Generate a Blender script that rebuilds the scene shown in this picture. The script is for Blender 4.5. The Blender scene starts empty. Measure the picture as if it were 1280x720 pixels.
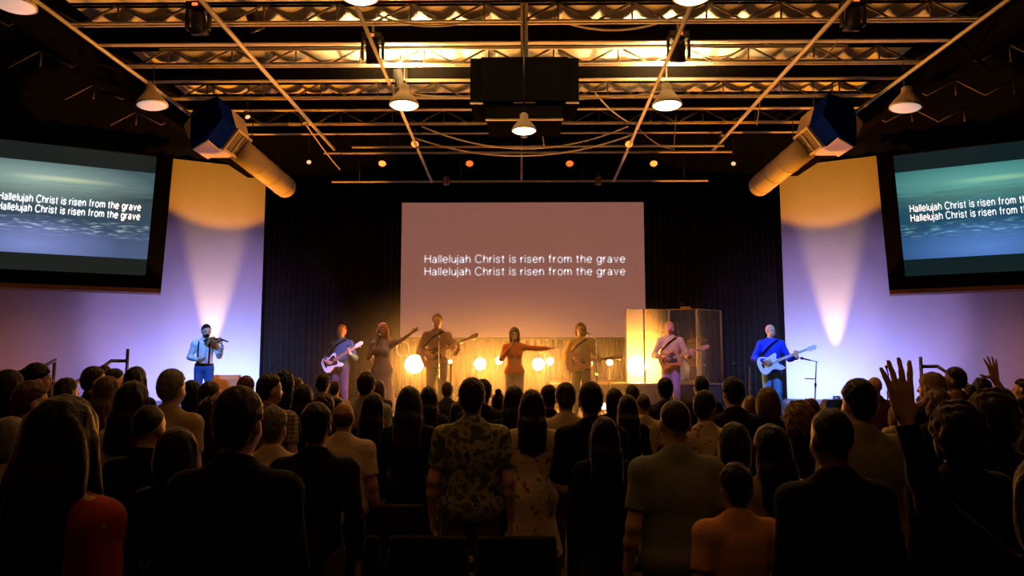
import bpy, bmesh, math, random
import numpy as np
from mathutils import Vector, Matrix

random.seed(7)
SC = bpy.context.scene
COL = SC.collection
PI = math.pi

# ---------------------------------------------------------------- camera
F_PX = 900.0
PITCH = math.radians(5.6)
YAW = math.radians(0.76)
CAM_Z = 1.9
cam_data = bpy.data.cameras.new('camera')
cam_data.sensor_width = 36.0
cam_data.lens = 36.0 * F_PX / 1280.0
cam_data.clip_start = 0.05
cam_data.clip_end = 200
cam = bpy.data.objects.new('camera', cam_data)
COL.objects.link(cam)
cam.location = (0, 0, CAM_Z)
cam.rotation_euler = (PI / 2 + PITCH, 0, YAW)
SC.camera = cam
CAM_R = cam.rotation_euler.to_matrix()


def at(px, py, d):
    """world point seen at pixel (px, py) of the 1280x720 frame, d metres down the hall"""
    v = CAM_R @ Vector(((px - 640) / F_PX, (360 - py) / F_PX, -1))
    return Vector((0, 0, CAM_Z)) + v * (d / v.y)


# ---------------------------------------------------------------- colour management, world
SC.view_settings.view_transform = 'Standard'
SC.view_settings.look = 'None'
SC.view_settings.gamma = 1.0
SC.view_settings.use_curve_mapping = False
SC.view_settings.exposure = 0.0
SC.cycles.use_denoising = True
SC.cycles.max_bounces = 6
SC.cycles.volume_bounces = 0
SC.cycles.sample_clamp_indirect = 3.0
SC.cycles.caustics_reflective = False
SC.cycles.caustics_refractive = False
world = bpy.data.worlds.new('world')
SC.world = world
world.use_nodes = True
world.node_tree.nodes['Background'].inputs[0].default_value = (0.02, 0.012, 0.008, 1)
world.node_tree.nodes['Background'].inputs[1].default_value = 0.0

STAGE_Z = 0.82


def aim(o, target):
    o.rotation_euler = (Vector(target) - o.location).to_track_quat('-Z', 'Y').to_euler()


def spot(name, loc, target, color, watts, angle, blend=0.5, radius=0.08):
    l = bpy.data.lights.new(name, 'SPOT')
    l.color = color
    l.energy = watts
    l.spot_size = math.radians(angle)
    l.spot_blend = blend
    l.shadow_soft_size = radius
    o = bpy.data.objects.new(name, l)
    COL.objects.link(o)
    o.location = loc
    aim(o, target)
    return o


def point(name, loc, color, watts, radius=0.1):
    l = bpy.data.lights.new(name, 'POINT')
    l.color = color
    l.energy = watts
    l.shadow_soft_size = radius
    o = bpy.data.objects.new(name, l)
    COL.objects.link(o)
    o.location = loc
    return o


def area(name, loc, target, color, watts, sx, sy=None, spread=180):
    l = bpy.data.lights.new(name, 'AREA')
    l.shape = 'RECTANGLE'
    l.size = sx
    l.size_y = sy or sx
    l.color = color
    l.energy = watts
    l.spread = math.radians(spread)
    o = bpy.data.objects.new(name, l)
    COL.objects.link(o)
    o.location = loc
    aim(o, target)
    return o


# ---- light levels (watts) and colours, all in one place
WARM = (1.0, 0.345, 0.045)
AMBER = (1.0, 0.42, 0.05)
BLUE = (0.10, 0.28, 1.0)
VIOLET = (0.45, 0.32, 1.0)
BLINDER_W = 300.0       # per square metre-ish unit, scaled by the size of each blinder
HOUSE_W = 32.0         # warm high-bay lamps, downward
UPLIGHT_W = 1300.0       # spill of the high-bay lamps on the roof
HAZE = 0.088

for x_, y_ in ((-2.1, 2.2), (2.3, 2.2), (0.1, -1.5)):
    point('rear_house_light', (x_, y_, 6.0), (1.0, 0.50, 0.16), 13, 0.2)

# wall planes of the two pale side panels
WL_O = Vector((-7.2, 19.8, 0))
WL_H = Vector((0.885, 0.465, 0)).normalized()
WL_N = Vector((0.465, -0.885, 0)).normalized()


def wl(s, z, off=0.0, side=-1):
    """point on the pale wall: s metres outward from its inner edge"""
    p = WL_O - WL_H * s + WL_N * off
    return Vector((p.x if side < 0 else -p.x, p.y, z))


for side in (-1, 1):
    b = 0.95 if side < 0 else 1.05
    # narrow warm beam from the floor up the wall
    spot('beam_uplight', wl(1.25, STAGE_Z + 0.2, 0.33, side), wl(1.25, 7.0, 0.10, side), (1.0, 0.60, 0.15), 1700, 27, 0.75, 0.03)
    # broader amber uplight standing further from the wall
    spot('amber_uplight', wl(1.1, STAGE_Z + 0.2, 3.0, side), wl(1.1, 8.0, 3.0, side), (1.0, 0.31, 0.0), 2000, 70, 0.10, 0.05)
    # blue and violet wash from the floor
    z_ = STAGE_Z + 0.25
    area('blue_wash', wl(0.5, z_, 2.0, side), wl(0.5, z_ + 0.25, 0, side), (0.18, 0.36, 1.0), 90, 1.8, 0.2, 132)
    area('blue_wash', wl(2.5, z_, 2.0, side), wl(2.5, z_ + 0.25, 0, side), (0.30, 0.30, 1.0), 36, 1.8, 0.2, 132)
    for s_ in (1.75, -0.15):
        spot('lavender_wash', wl(s_, 1.05, 4.0, side), wl(s_, 2.35, 0, side), (0.58, 0.32, 0.88), 320, 68, 0.4, 0.06)
    spot('lavender_wash', wl(3.6, 1.05, 4.0, side), wl(3.8, 2.0, 0, side), (0.62, 0.30, 0.80), 30, 56, 0.7, 0.06)
    area('violet_wash', wl(5.6, z_, 2.3, side), wl(5.6, z_ + 0.8, 0, side), (0.90, 0.28, 0.22), 7, 1.6, 0.2, 128)
    # blue front light on the outer players
    t = at(255 if side < 0 else 962, 440, 13.6)
    spot('blue_front_light', (t.x + 1.2 * -side, 9.0, 5.9), t, (0.10, 0.34, 1.0), 2200, 21, 0.5)

spot('violet_front_light', (-2.0, 9.0, 5.9), at(452, 440, 13.4), (0.55, 0.36, 1.0), 3200, 16, 0.4)
spot('violet_front_light', (1.5, 9.0, 5.9), at(845, 445, 14.4), (0.5, 0.28, 1.0), 1100, 14, 0.4)
t = at(280, 480, 15.0)
spot('amber_top_light', (t.x + 1.0, 11.5, 6.3), t, (1.0, 0.34, 0.04), 700, 9, 0.5)  # spot added only to turn the cabinet by the violinist amber
for px in (430, 478, 546, 645, 727, 838):
    t = at(px, 430, 13.2)
    spot('amber_top_light', (t.x, 15.9, 6.3), t, (1.0, 0.40, 0.06), 750, 22, 0.6)


# ---------------------------------------------------------------- object helpers
def link(o):
    COL.objects.link(o)
    return o


def tag(o, label=None, cat=None, group=None, kind=None):
    if label:
        o['label'] = label
    if cat:
        o['category'] = cat
    if group:
        o['group'] = group
    if kind:
        o['kind'] = kind
    return o


def empty(name, loc=(0, 0, 0), rz=0.0, **k):
    o = bpy.data.objects.new(name, None)
    link(o)
    o.location = loc
    o.rotation_euler = (0, 0, rz)
    o.empty_display_size = 0.1
    return tag(o, **k)


def copy_tree(o, parent=None):
    c = o.copy()
    COL.objects.link(c)
    if parent is not None:
        c.parent = parent
    for ch in list(o.children):
        copy_tree(ch, c)
    return c


class MB:
    """collects shapes into one mesh"""

    def __init__(self):
        self.v, self.f, self.s, self.uv = [], [], [], None

    def add(self, vs, fs, smooth=False):
        n = len(self.v)
        self.v += [tuple(p) for p in vs]
        self.f += [tuple(i + n for i in f) for f in fs]
        self.s += [smooth] * len(fs)
        return self

    def box(self, c, size, M=None, bev=0.0):
        sx, sy, sz = (a / 2 for a in size)
        c = Vector(c)
        if bev <= 0:
            vs = [Vector((x * sx, y * sy, z * sz)) for x in (-1, 1) for y in (-1, 1) for z in (-1, 1)]
            fs = [(0, 1, 3, 2), (4, 6, 7, 5), (0, 4, 5, 1), (2, 3, 7, 6), (0, 2, 6, 4), (1, 5, 7, 3)]
        else:
            bm = bmesh.new()
            bmesh.ops.create_cube(bm, size=1.0)
            for v in bm.verts:
                v.co = Vector((v.co.x * 2 * sx, v.co.y * 2 * sy, v.co.z * 2 * sz))
            bmesh.ops.bevel(bm, geom=bm.edges[:], offset=bev, segments=2, affect='EDGES', profile=0.5)
            bm.verts.index_update()
            vs = [v.co.copy() for v in bm.verts]
            fs = [tuple(v.index for v in f.verts) for f in bm.faces]
            bm.free()
        if M is not None:
            vs = [M @ v for v in vs]
        return self.add([v + c for v in vs], fs)

    def tube(self, pts, r, n=10, caps=True, smooth=True):
        pts = [Vector(p) for p in pts]
        rs = r if isinstance(r, (list, tuple)) else [r] * len(pts)
        vs, fs = [], []
        prev = None
        for i, p in enumerate(pts):
            a = pts[max(i - 1, 0)]
            b = pts[min(i + 1, len(pts) - 1)]
            t = (b - a).normalized()
            if prev is None:
                u = t.orthogonal().normalized()
            else:
                u = (prev - t * prev.dot(t))
                u = u.normalized() if u.length > 1e-6 else t.orthogonal().normalized()
            prev = u
            w = t.cross(u)
            for k in range(n):
                an = 2 * PI * k / n
                vs.append(p + (u * math.cos(an) + w * math.sin(an)) * rs[i])
        for i in range(len(pts) - 1):
            for k in range(n):
                a = i * n + k
                b = i * n + (k + 1) % n
                fs.append((a, b, b + n, a + n))
        self.add(vs, fs, smooth)
        if caps:
            m = len(self.v) - len(vs)
            self.f.append(tuple(m + k for k in range(n))[::-1])
            self.f.append(tuple(m + (len(pts) - 1) * n + k for k in range(n)))
            self.s += [False, False]
        return self

    def lathe(self, prof, n=24, M=None, smooth=True):
        """prof: (radius, height) pairs around local z"""
        vs, fs = [], []
        for (r, z) in prof:
            for k in range(n):
                an = 2 * PI * k / n
                vs.append(Vector((r * math.cos(an), r * math.sin(an), z)))
        for i in range(len(prof) - 1):
            for k in range(n):
                a = i * n + k
                b = i * n + (k + 1) % n
                fs.append((a, b, b + n, a + n))
        if prof[0][0] > 1e-5:
            fs.append(tuple(range(n))[::-1])
        if prof[-1][0] > 1e-5:
            fs.append(tuple((len(prof) - 1) * n + k for k in range(n)))
        if M is not None:
            vs = [M @ v for v in vs]
        return self.add(vs, fs, smooth)

    def prism(self, outline, depth, M=None, smooth=False):
        """outline in local x,z; depth along y (centred)"""
        n = len(outline)
        vs = [Vector((x, -depth / 2, z)) for x, z in outline] + [Vector((x, depth / 2, z)) for x, z in outline]
        fs = [tuple(range(n)), tuple(range(2 * n - 1, n - 1, -1))]
        fs += [(i + n, (i + 1) % n + n, (i + 1) % n, i) for i in range(n)]
        if M is not None:
            vs = [M @ v for v in vs]
        return self.add(vs, fs, smooth)

    def build(self, name, m, parent=None, **k):
        me = bpy.data.meshes.new(name)
        me.from_pydata(self.v, [], self.f)
        me.polygons.foreach_set('use_smooth', self.s)
        bm = bmesh.new()
        bm.from_mesh(me)
        bmesh.ops.recalc_face_normals(bm, faces=bm.faces)
        bm.to_mesh(me)
        bm.free()
        me.update()
        o = bpy.data.objects.new(name, me)
        link(o)
        if m is not None:
            for mm in (m if isinstance(m, (list, tuple)) else [m]):
                me.materials.append(mm)
        if parent is not None:
            o.parent = parent
        return tag(o, **k)


# ---------------------------------------------------------------- materials
def new_mat(name):
    m = bpy.data.materials.new(name)
    m.use_nodes = True
    nt = m.node_tree
    b = nt.nodes['Principled BSDF']
    return m, nt, b


def mat(name, col, rough=0.6, metal=0.0, noise=0.0, scale=8.0, bump=0.0, spec=0.5, coat=0.0):
    m, nt, b = new_mat(name)
    b.inputs['Roughness'].default_value = rough
    b.inputs['Metallic'].default_value = metal
    b.inputs['Specular IOR Level'].default_value = spec
    b.inputs['Coat Weight'].default_value = coat
    b.inputs['Base Color'].default_value = (*col, 1)
    if noise or bump:
        tc = nt.nodes.new('ShaderNodeTexCoord')
        nz = nt.nodes.new('ShaderNodeTexNoise')
        nz.inputs['Scale'].default_value = scale
        nz.inputs['Detail'].default_value = 4
        nt.links.new(tc.outputs['Object'], nz.inputs['Vector'])
        if noise:
            mx = nt.nodes.new('ShaderNodeMix')
            mx.data_type = 'RGBA'
            mx.inputs[6].default_value = (*[c * (1 - noise) for c in col], 1)
            mx.inputs[7].default_value = (*[min(1, c * (1 + noise)) for c in col], 1)
            nt.links.new(nz.outputs['Fac'], mx.inputs[0])
            nt.links.new(mx.outputs[2], b.inputs['Base Color'])
        if bump:
            bp = nt.nodes.new('ShaderNodeBump')
            bp.inputs['Strength'].default_value = bump
            bp.inputs['Distance'].default_value = 0.02
            nt.links.new(nz.outputs['Fac'], bp.inputs['Height'])
            nt.links.new(bp.outputs[0], b.inputs['Normal'])
    return m


def glow(name, col, strength):
    m, nt, b = new_mat(name)
    b.inputs['Base Color'].default_value = (*[min(1, c) for c in col], 1)
    b.inputs['Emission Color'].default_value = (*col, 1)
    b.inputs['Emission Strength'].default_value = strength
    return m


def own_colour_mat(name, rough, bump, scale, sheen=0.0, spec=0.4, var=0.25):
    """takes its colour from each object's own colour"""
    m, nt, b = new_mat(name)
    oi = nt.nodes.new('ShaderNodeObjectInfo')
    tc = nt.nodes.new('ShaderNodeTexCoord')
    nz = nt.nodes.new('ShaderNodeTexNoise')
    nz.inputs['Scale'].default_value = scale
    nz.inputs['Detail'].default_value = 3
    nt.links.new(tc.outputs['Object'], nz.inputs['Vector'])
    mr = nt.nodes.new('ShaderNodeMapRange')
    mr.inputs[3].default_value = 1 - var
    mr.inputs[4].default_value = 1 + var
    nt.links.new(nz.outputs['Fac'], mr.inputs[0])
    mx = nt.nodes.new('ShaderNodeVectorMath')
    mx.operation = 'SCALE'
    nt.links.new(oi.outputs['Color'], mx.inputs[0])
    nt.links.new(mr.outputs[0], mx.inputs['Scale'])
    nt.links.new(mx.outputs[0], b.inputs['Base Color'])
    bp = nt.nodes.new('ShaderNodeBump')
    bp.inputs['Strength'].default_value = bump
    bp.inputs['Distance'].default_value = 0.01
    nt.links.new(nz.outputs['Fac'], bp.inputs['Height'])
    nt.links.new(bp.outputs[0], b.inputs['Normal'])
    b.inputs['Roughness'].default_value = rough
    b.inputs['Specular IOR Level'].default_value = spec
    b.inputs['Sheen Weight'].default_value = sheen
    b.inputs['Sheen Roughness'].default_value = 0.25
    b.inputs['Sheen Tint'].default_value = (1.0, 0.75, 0.5, 1)
    return m


M_SKIN = own_colour_mat('skin', 0.5, 0.05, 60, 0.0, 0.4, 0.08)
M_CLOTH = own_colour_mat('cloth', 0.85, 0.35, 22, 0.10, 0.05, 0.12)
M_HAIR = own_colour_mat('hair', 0.6, 0.5, 55, 1.0, 0.1, 0.4)
M_EYE = mat('eye', (0.02, 0.015, 0.012), 0.2)
M_LIP = mat('lip', (0.35, 0.12, 0.10), 0.5)


def pattern_mat(name, c1, c2, c3, scale, thr):
    """cloth printed with blotches of two colours"""
    m, nt, b = new_mat(name)
    tc = nt.nodes.new('ShaderNodeTexCoord')
    vo = nt.nodes.new('ShaderNodeTexNoise')
    vo.inputs['Scale'].default_value = scale
    vo.inputs['Detail'].default_value = 2
    nt.links.new(tc.outputs['Object'], vo.inputs['Vector'])
    cr = nt.nodes.new('ShaderNodeValToRGB')
    e = cr.color_ramp.elements
    e[0].position, e[0].color = thr - 0.06, (*c1, 1)
    e[1].position, e[1].color = thr, (*c2, 1)
    e2 = e.new(thr + 0.08)
    e2.color = (*c2, 1)
    e3 = e.new(thr + 0.12)
    e3.color = (*c3, 1)
    nt.links.new(vo.outputs['Fac'], cr.inputs[0])
    nt.links.new(cr.outputs[0], b.inputs['Base Color'])
    b.inputs['Roughness'].default_value = 0.85
    return m


M_HAWAII = pattern_mat('printed_shirt', (0.05, 0.06, 0.03), (0.30, 0.28, 0.16), (0.10, 0.10, 0.05), 16, 0.50)
M_FLORAL = pattern_mat('floral_cloth', (0.55, 0.46, 0.32), (0.60, 0.52, 0.38), (0.25, 0.08, 0.05), 20, 0.50)
M_REDFLORAL = pattern_mat('red_floral_cloth', (0.30, 0.015, 0.012), (0.32, 0.02, 0.015), (0.55, 0.40, 0.22), 11, 0.56)
M_TWEED = pattern_mat('speckled_cloth', (0.14, 0.13, 0.07), (0.18, 0.16, 0.09), (0.24, 0.21, 0.12), 90, 0.5)


def plaid_mat():
    m, nt, b = new_mat('plaid_cloth')
    tc = nt.nodes.new('ShaderNodeTexCoord')
    ws = []
    for d in ('X', 'Z'):
        w = nt.nodes.new('ShaderNodeTexWave')
        w.bands_direction = d
        w.inputs['Scale'].default_value = 9
        nt.links.new(tc.outputs['Object'], w.inputs['Vector'])
        ws.append(w)
    mx = nt.nodes.new('ShaderNodeMath')
    mx.operation = 'MULTIPLY'
    nt.links.new(ws[0].outputs['Fac'], mx.inputs[0])
    nt.links.new(ws[1].outputs['Fac'], mx.inputs[1])
    cr = nt.nodes.new('ShaderNodeValToRGB')
    cr.color_ramp.elements[0].color = (0.10, 0.08, 0.05, 1)
    cr.color_ramp.elements[1].color = (0.38, 0.30, 0.18, 1)
    nt.links.new(mx.outputs[0], cr.inputs[0])
    nt.links.new(cr.outputs[0], b.inputs['Base Color'])
    b.inputs['Roughness'].default_value = 0.85
    return m


M_PLAID = plaid_mat()

M_FLOOR = mat('dark_carpet', (0.025, 0.022, 0.022), 0.9, noise=0.3, scale=30, spec=0.0)
M_STAGE = mat('stage_boards', (0.045, 0.042, 0.045), 0.45, noise=0.3, scale=5)
M_STAGE_FACE = mat('stage_face', (0.03, 0.028, 0.032), 0.7, noise=0.2, spec=0.0)
M_PANEL = mat('pale_wall_paint', (0.62, 0.60, 0.60), 0.75, noise=0.03, scale=3)
M_BLACKWALL_SHADE = mat('black_wall_and_roof_shade', (0.004, 0.0037, 0.0036), 0.9, noise=0.2, spec=0.0)  # also on the roof parts whose shade is put into the colour
M_CURTAIN = mat('black_curtain', (0.022, 0.018, 0.015), 0.85, noise=0.3, scale=4, spec=0.0)
M_DECK = mat('white_roof_blanket', (0.78, 0.74, 0.66), 0.8, noise=0.08, scale=2, bump=0.3)
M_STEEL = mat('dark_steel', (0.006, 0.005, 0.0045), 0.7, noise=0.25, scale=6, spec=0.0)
M_FLANGE = mat('lit_steel', (0.66, 0.60, 0.48), 0.5, noise=0.15, scale=4)  # light from below put into this colour; roof steel itself is dark
M_WEB = mat('web_steel', (0.16, 0.14, 0.11), 0.6, noise=0.2, scale=5)
M_PIPE = mat('galvanised_pipe', (0.72, 0.66, 0.54), 0.45, 0.1, noise=0.1, scale=5)
M_BLACK = mat('black_metal', (0.015, 0.014, 0.014), 0.45, noise=0.2, scale=10)
M_BLACKFAB = mat('black_fabric', (0.004, 0.0037, 0.0035), 0.9, noise=0.3, scale=30, spec=0.0)
M_CHROME = mat('chrome', (0.75, 0.74, 0.72), 0.15, 1.0)
M_CABLE = mat('pale_cable', (0.78, 0.70, 0.56), 0.6)
M_DUCT = mat('galvanised_duct', (0.60, 0.52, 0.38), 0.5, 0.0, noise=0.08, scale=3)
M_PLENUM = mat('blue_lit_plenum', (0.002, 0.010, 0.17), 0.7, noise=0.1, scale=3, spec=0.0)  # blue stage light on the box put into its colour
M_CREAM = mat('warm_lit_enamel', (0.68, 0.54, 0.36), 0.5, noise=0.04)  # warm light on the white enamel put into this cream
M_WHITEPAINT = mat('white_enamel', (0.72, 0.70, 0.66), 0.4, noise=0.05)
M_GREYPAINT = mat('grey_louvre', (0.22, 0.20, 0.17), 0.6, noise=0.1)
M_CHAIR = mat('dark_upholstery', (0.02, 0.016, 0.014), 0.9, noise=0.3, scale=40, spec=0.0)
M_BRASS = mat('brass_cymbal', (0.80, 0.55, 0.20), 0.3, 0.9, noise=0.1, scale=20)
M_REDDRUM = mat('dark_red_drum_shell', (0.22, 0.025, 0.03), 0.25, noise=0.2, scale=10, coat=0.5)
M_DRUMHEAD = mat('drum_head', (0.75, 0.72, 0.66), 0.5)
M_WOOD = mat('brown_wood', (0.20, 0.08, 0.03), 0.35, noise=0.3, scale=12, coat=0.3)
M_MAPLE = mat('maple_wood', (0.55, 0.33, 0.14), 0.35, noise=0.2, scale=14, coat=0.3)
M_SPRUCE = mat('spruce_wood', (0.38, 0.20, 0.08), 0.35, noise=0.2, scale=14, coat=0.3)
M_WHITEGUITAR = mat('white_lacquer', (0.80, 0.82, 0.84), 0.25, noise=0.03, coat=0.4)
M_ORANGEGUITAR = mat('amber_lacquer', (0.65, 0.25, 0.04), 0.25, noise=0.15, scale=10, coat=0.4)

# ---------------------------------------------------------------- organic surfaces
def cap(a, b, ra, rb=None, k=0.02, clip=None):
    return dict(t='c', a=np.array(a, float), b=np.array(b, float), ra=ra, rb=ra if rb is None else rb, k=k, clip=clip or [])


def ell(c, r, k=0.02, neg=False, clip=None, R=None):
    r = (r, r, r) if isinstance(r, (int, float)) else r
    return dict(t='e', c=np.array(c, float), r=np.array(r, float), k=k, neg=neg, clip=clip or [], R=R)


def inflate(ps, t, k=None, clip=None):
    out = []
    for p in ps:
        q = dict(p)
        if q['t'] == 'c':
            q['ra'] = q['ra'] + t
            q['rb'] = q['rb'] + t
        else:
            q['r'] = q['r'] + t
        if k is not None:
            q['k'] = k
        q['clip'] = list(p['clip']) + list(clip or [])
        out.append(q)
    return out


def turn(ps, M, piv):
    """rotate primitives about a pivot"""
    M = np.array(M)
    piv = np.array(piv)
    out = []
    for p in ps:
        q = dict(p)
        if q['t'] == 'c':
            q['a'] = M @ (p['a'] - piv) + piv
            q['b'] = M @ (p['b'] - piv) + piv
        else:
            q['c'] = M @ (p['c'] - piv) + piv
            q['R'] = M if p['R'] is None else M @ p['R']
        q['clip'] = [(M @ (np.array(c) - piv) + piv, M @ np.array(n)) for c, n in p['clip']]
        out.append(q)
    return out


def pdist(p, X, Y, Z):
    if p['t'] == 'c':
        a, b = p['a'], p['b']
        ba = b - a
        L = max(ba @ ba, 1e-9)
        h = ((X - a[0]) * ba[0] + (Y - a[1]) * ba[1] + (Z - a[2]) * ba[2]) / L
        h = np.clip(h, 0, 1)
        d = np.sqrt((X - a[0] - h * ba[0]) ** 2 + (Y - a[1] - h * ba[1]) ** 2 + (Z - a[2] - h * ba[2]) ** 2) - (p['ra'] + (p['rb'] - p['ra']) * h)
    else:
        x, y, z = X - p['c'][0], Y - p['c'][1], Z - p['c'][2]
        if p['R'] is not None:
            R = np.array(p['R'])
            x, y, z = (R[0, 0] * x + R[1, 0] * y + R[2, 0] * z, R[0, 1] * x + R[1, 1] * y + R[2, 1] * z, R[0, 2] * x + R[1, 2] * y + R[2, 2] * z)
        r = p['r']
        k0 = np.sqrt((x / r[0]) ** 2 + (y / r[1]) ** 2 + (z / r[2]) ** 2)
        k1 = np.sqrt((x / r[0] ** 2) ** 2 + (y / r[1] ** 2) ** 2 + (z / r[2] ** 2) ** 2)
        d = k0 * (k0 - 1) / np.maximum(k1, 1e-6)
    for c, n in p['clip']:
        n = np.array(n) / np.linalg.norm(n)
        d = np.maximum(d, (X - c[0]) * n[0] + (Y - c[1]) * n[1] + (Z - c[2]) * n[2])
    return d


def pbox(p):
    if p['t'] == 'c':
        r = max(p['ra'], p['rb'])
        return np.minimum(p['a'], p['b']) - r, np.maximum(p['a'], p['b']) + r
    r = p['r'] if p['R'] is None else np.full(3, p['r'].max())
    return p['c'] - r, p['c'] + r


def sdf_mesh(name, prims, res, noise=None):
    """one continuous surface around all primitives"""
    bs = [pbox(p) for p in prims if not p.get('neg')]
    lo = np.min([b[0] for b in bs], axis=0) - 3 * res - 0.02
    hi = np.max([b[1] for b in bs], axis=0) + 3 * res + 0.02
    n = np.ceil((hi - lo) / res).astype(int) + 1
    ax = [lo[i] + res * np.arange(n[i]) for i in range(3)]
    Fd = np.full(n, 0.2, dtype=np.float32)
    for p in prims:
        a, b = pbox(p)
        mg = p['k'] + 2.5 * res
        i0 = np.maximum(np.floor((a - mg - lo) / res).astype(int), 0)
        i1 = np.minimum(np.ceil((b + mg - lo) / res).astype(int) + 1, n)
        if np.any(i1 <= i0):
            continue
        sl = tuple(slice(i0[i], i1[i]) for i in range(3))
        X = ax[0][sl[0]][:, None, None]
        Y = ax[1][sl[1]][None, :, None]
        Z = ax[2][sl[2]][None, None, :]
        d = pdist(p, X, Y, Z)
        A = Fd[sl]
        if p.get('neg'):
            k = p['k']
            h = np.clip(0.5 - 0.5 * (A + d) / k, 0, 1)
            Fd[sl] = A + (-d - A) * h + k * h * (1 - h)
        else:
            k = p['k']
            h = np.clip(0.5 + 0.5 * (d - A) / k, 0, 1)
            Fd[sl] = d + (A - d) * h - k * h * (1 - h)
    if noise:
        amp, sc = noise[:2]
        zs = noise[2] if len(noise) > 2 else 1.0
        X, Y, Z = ax[0][:, None, None] * sc, ax[1][None, :, None] * sc, ax[2][None, None, :] * sc * zs
        Fd = Fd + amp * (np.sin(X + 1.7 * np.sin(Z * 0.7 + 1)) * np.sin(Y * 1.1 + 2 + np.sin(X * 0.6)) * np.sin(Z * 0.9 + 0.5) + 0.5 * np.sin(2.1 * X + Z) * np.sin(1.9 * Y - Z))
    # surface nets
    S = Fd < 0
    c = np.zeros(tuple(n - 1), dtype=np.int8)
    for dx in (0, 1):
        for dy in (0, 1):
            for dz in (0, 1):
                c += S[dx:n[0] - 1 + dx, dy:n[1] - 1 + dy, dz:n[2] - 1 + dz]
    act = (c > 0) & (c < 8)
    idx = np.full(act.shape, -1, dtype=np.int64)
    cells = np.argwhere(act)
    idx[act] = np.arange(len(cells))
    acc = np.zeros((len(cells), 3))
    cnt = np.zeros(len(cells))
    corners = [(x, y, z) for x in (0, 1) for y in (0, 1) for z in (0, 1)]
    vals = {q: Fd[cells[:, 0] + q[0], cells[:, 1] + q[1], cells[:, 2] + q[2]] for q in corners}
    for q in corners:
        for axx in range(3):
            if q[axx] == 0:
                q2 = tuple(1 if i == axx else q[i] for i in range(3))
                f0, f1 = vals[q], vals[q2]
                cr = (f0 < 0) != (f1 < 0)
                t = np.where(cr, f0 / np.where(cr, f0 - f1, 1), 0)
                pt = np.zeros((len(cells), 3))
                for i in range(3):
                    pt[:, i] = q[i] + (t if i == axx else 0)
                acc[cr] += pt[cr]
                cnt[cr] += 1
    V = lo + (cells + acc / cnt[:, None]) * res
    quads = []
    for axx in range(3):
        s0 = [slice(None)] * 3
        s1 = [slice(None)] * 3
        s0[axx] = slice(0, n[axx] - 1)
        s1[axx] = slice(1, n[axx])
        A, B = S[tuple(s0)], S[tuple(s1)]
        e = np.argwhere(A != B)
        u, w = [(1, 2), (2, 0), (0, 1)][axx]
        ok = (e[:, u] > 0) & (e[:, w] > 0) & (e[:, u] < n[u] - 1) & (e[:, w] < n[w] - 1)
        e = e[ok]
        ins = A[e[:, 0], e[:, 1], e[:, 2]]

        def g(du, dw):
            q = e.copy()
            q[:, u] += du
            q[:, w] += dw
            return idx[q[:, 0], q[:, 1], q[:, 2]]
        Q = np.stack([g(-1, -1), g(0, -1), g(0, 0), g(-1, 0)], 1)
        Q[~ins] = Q[~ins][:, ::-1]
        quads.append(Q)
    Q = np.concatenate(quads)
    Q = Q[(Q >= 0).all(1)]
    me = bpy.data.meshes.new(name)
    me.vertices.add(len(V))
    me.vertices.foreach_set('co', V.astype(np.float32).ravel())
    me.loops.add(len(Q) * 4)
    me.loops.foreach_set('vertex_index', Q.astype(np.int32).ravel())
    me.polygons.add(len(Q))
    me.polygons.foreach_set('loop_start', np.arange(0, len(Q) * 4, 4, dtype=np.int32))
    me.polygons.foreach_set('use_smooth', np.ones(len(Q), dtype=bool))
    me.update(calc_edges=True)
    me.validate()
    return me, V, Q


def nrm(v):
    v = np.array(v, float)
    return v / np.linalg.norm(v)


def hand(w, d, pn, th, curl=0.5, spread=0.10, s=1.0, thumb=0.8):
    """five separate fingers: w wrist, d pointing direction, pn palm normal, th thumb side"""
    w = np.array(w, float)
    d = nrm(d)
    th = nrm(np.array(th) - d * np.dot(th, d))
    pn = nrm(np.array(pn) - d * np.dot(pn, d) - th * np.dot(pn, th))
    ps = []
    for off, L, a in ((0.030, 0.074, 1.0), (0.010, 0.083, 0.33), (-0.010, 0.077, -0.33), (-0.029, 0.060, -1.0)):
        kn = w + s * (d * 0.090 + th * off)
        ps.append(cap(w + s * (d * 0.015 + th * off * 0.55), kn, 0.0155 * s, 0.0115 * s, 0.008))
        fd = nrm(d + th * a * spread * 1.6)
        c1 = curl * 0.75
        f1 = fd * math.cos(c1) + pn * math.sin(c1)
        c2 = curl * 1.9
        f2 = fd * math.cos(c2) + pn * math.sin(c2)
        m = kn + s * f1 * L * 0.52
        ps.append(cap(kn, m, 0.0100 * s, 0.0088 * s, 0.003))
        ps.append(cap(m, m + s * f2 * L * 0.48, 0.0086 * s, 0.0070 * s, 0.003))
    b = w + s * (d * 0.028 + th * 0.026)
    td = nrm(d * (1.2 - thumb) + th * thumb + pn * 0.25 * (1 + curl))
    m = b + s * td * 0.045
    ps.append(cap(w + s * (d * 0.012 + th * 0.012), b, 0.016 * s, 0.015 * s, 0.008))
    ps.append(cap(b, m, 0.0125 * s, 0.0105 * s, 0.004))
    td2 = nrm(td + d * 0.45 + pn * curl * 0.4)
    ps.append(cap(m, m + s * td2 * 0.032, 0.0103 * s, 0.0080 * s, 0.003))
    return ps


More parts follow.
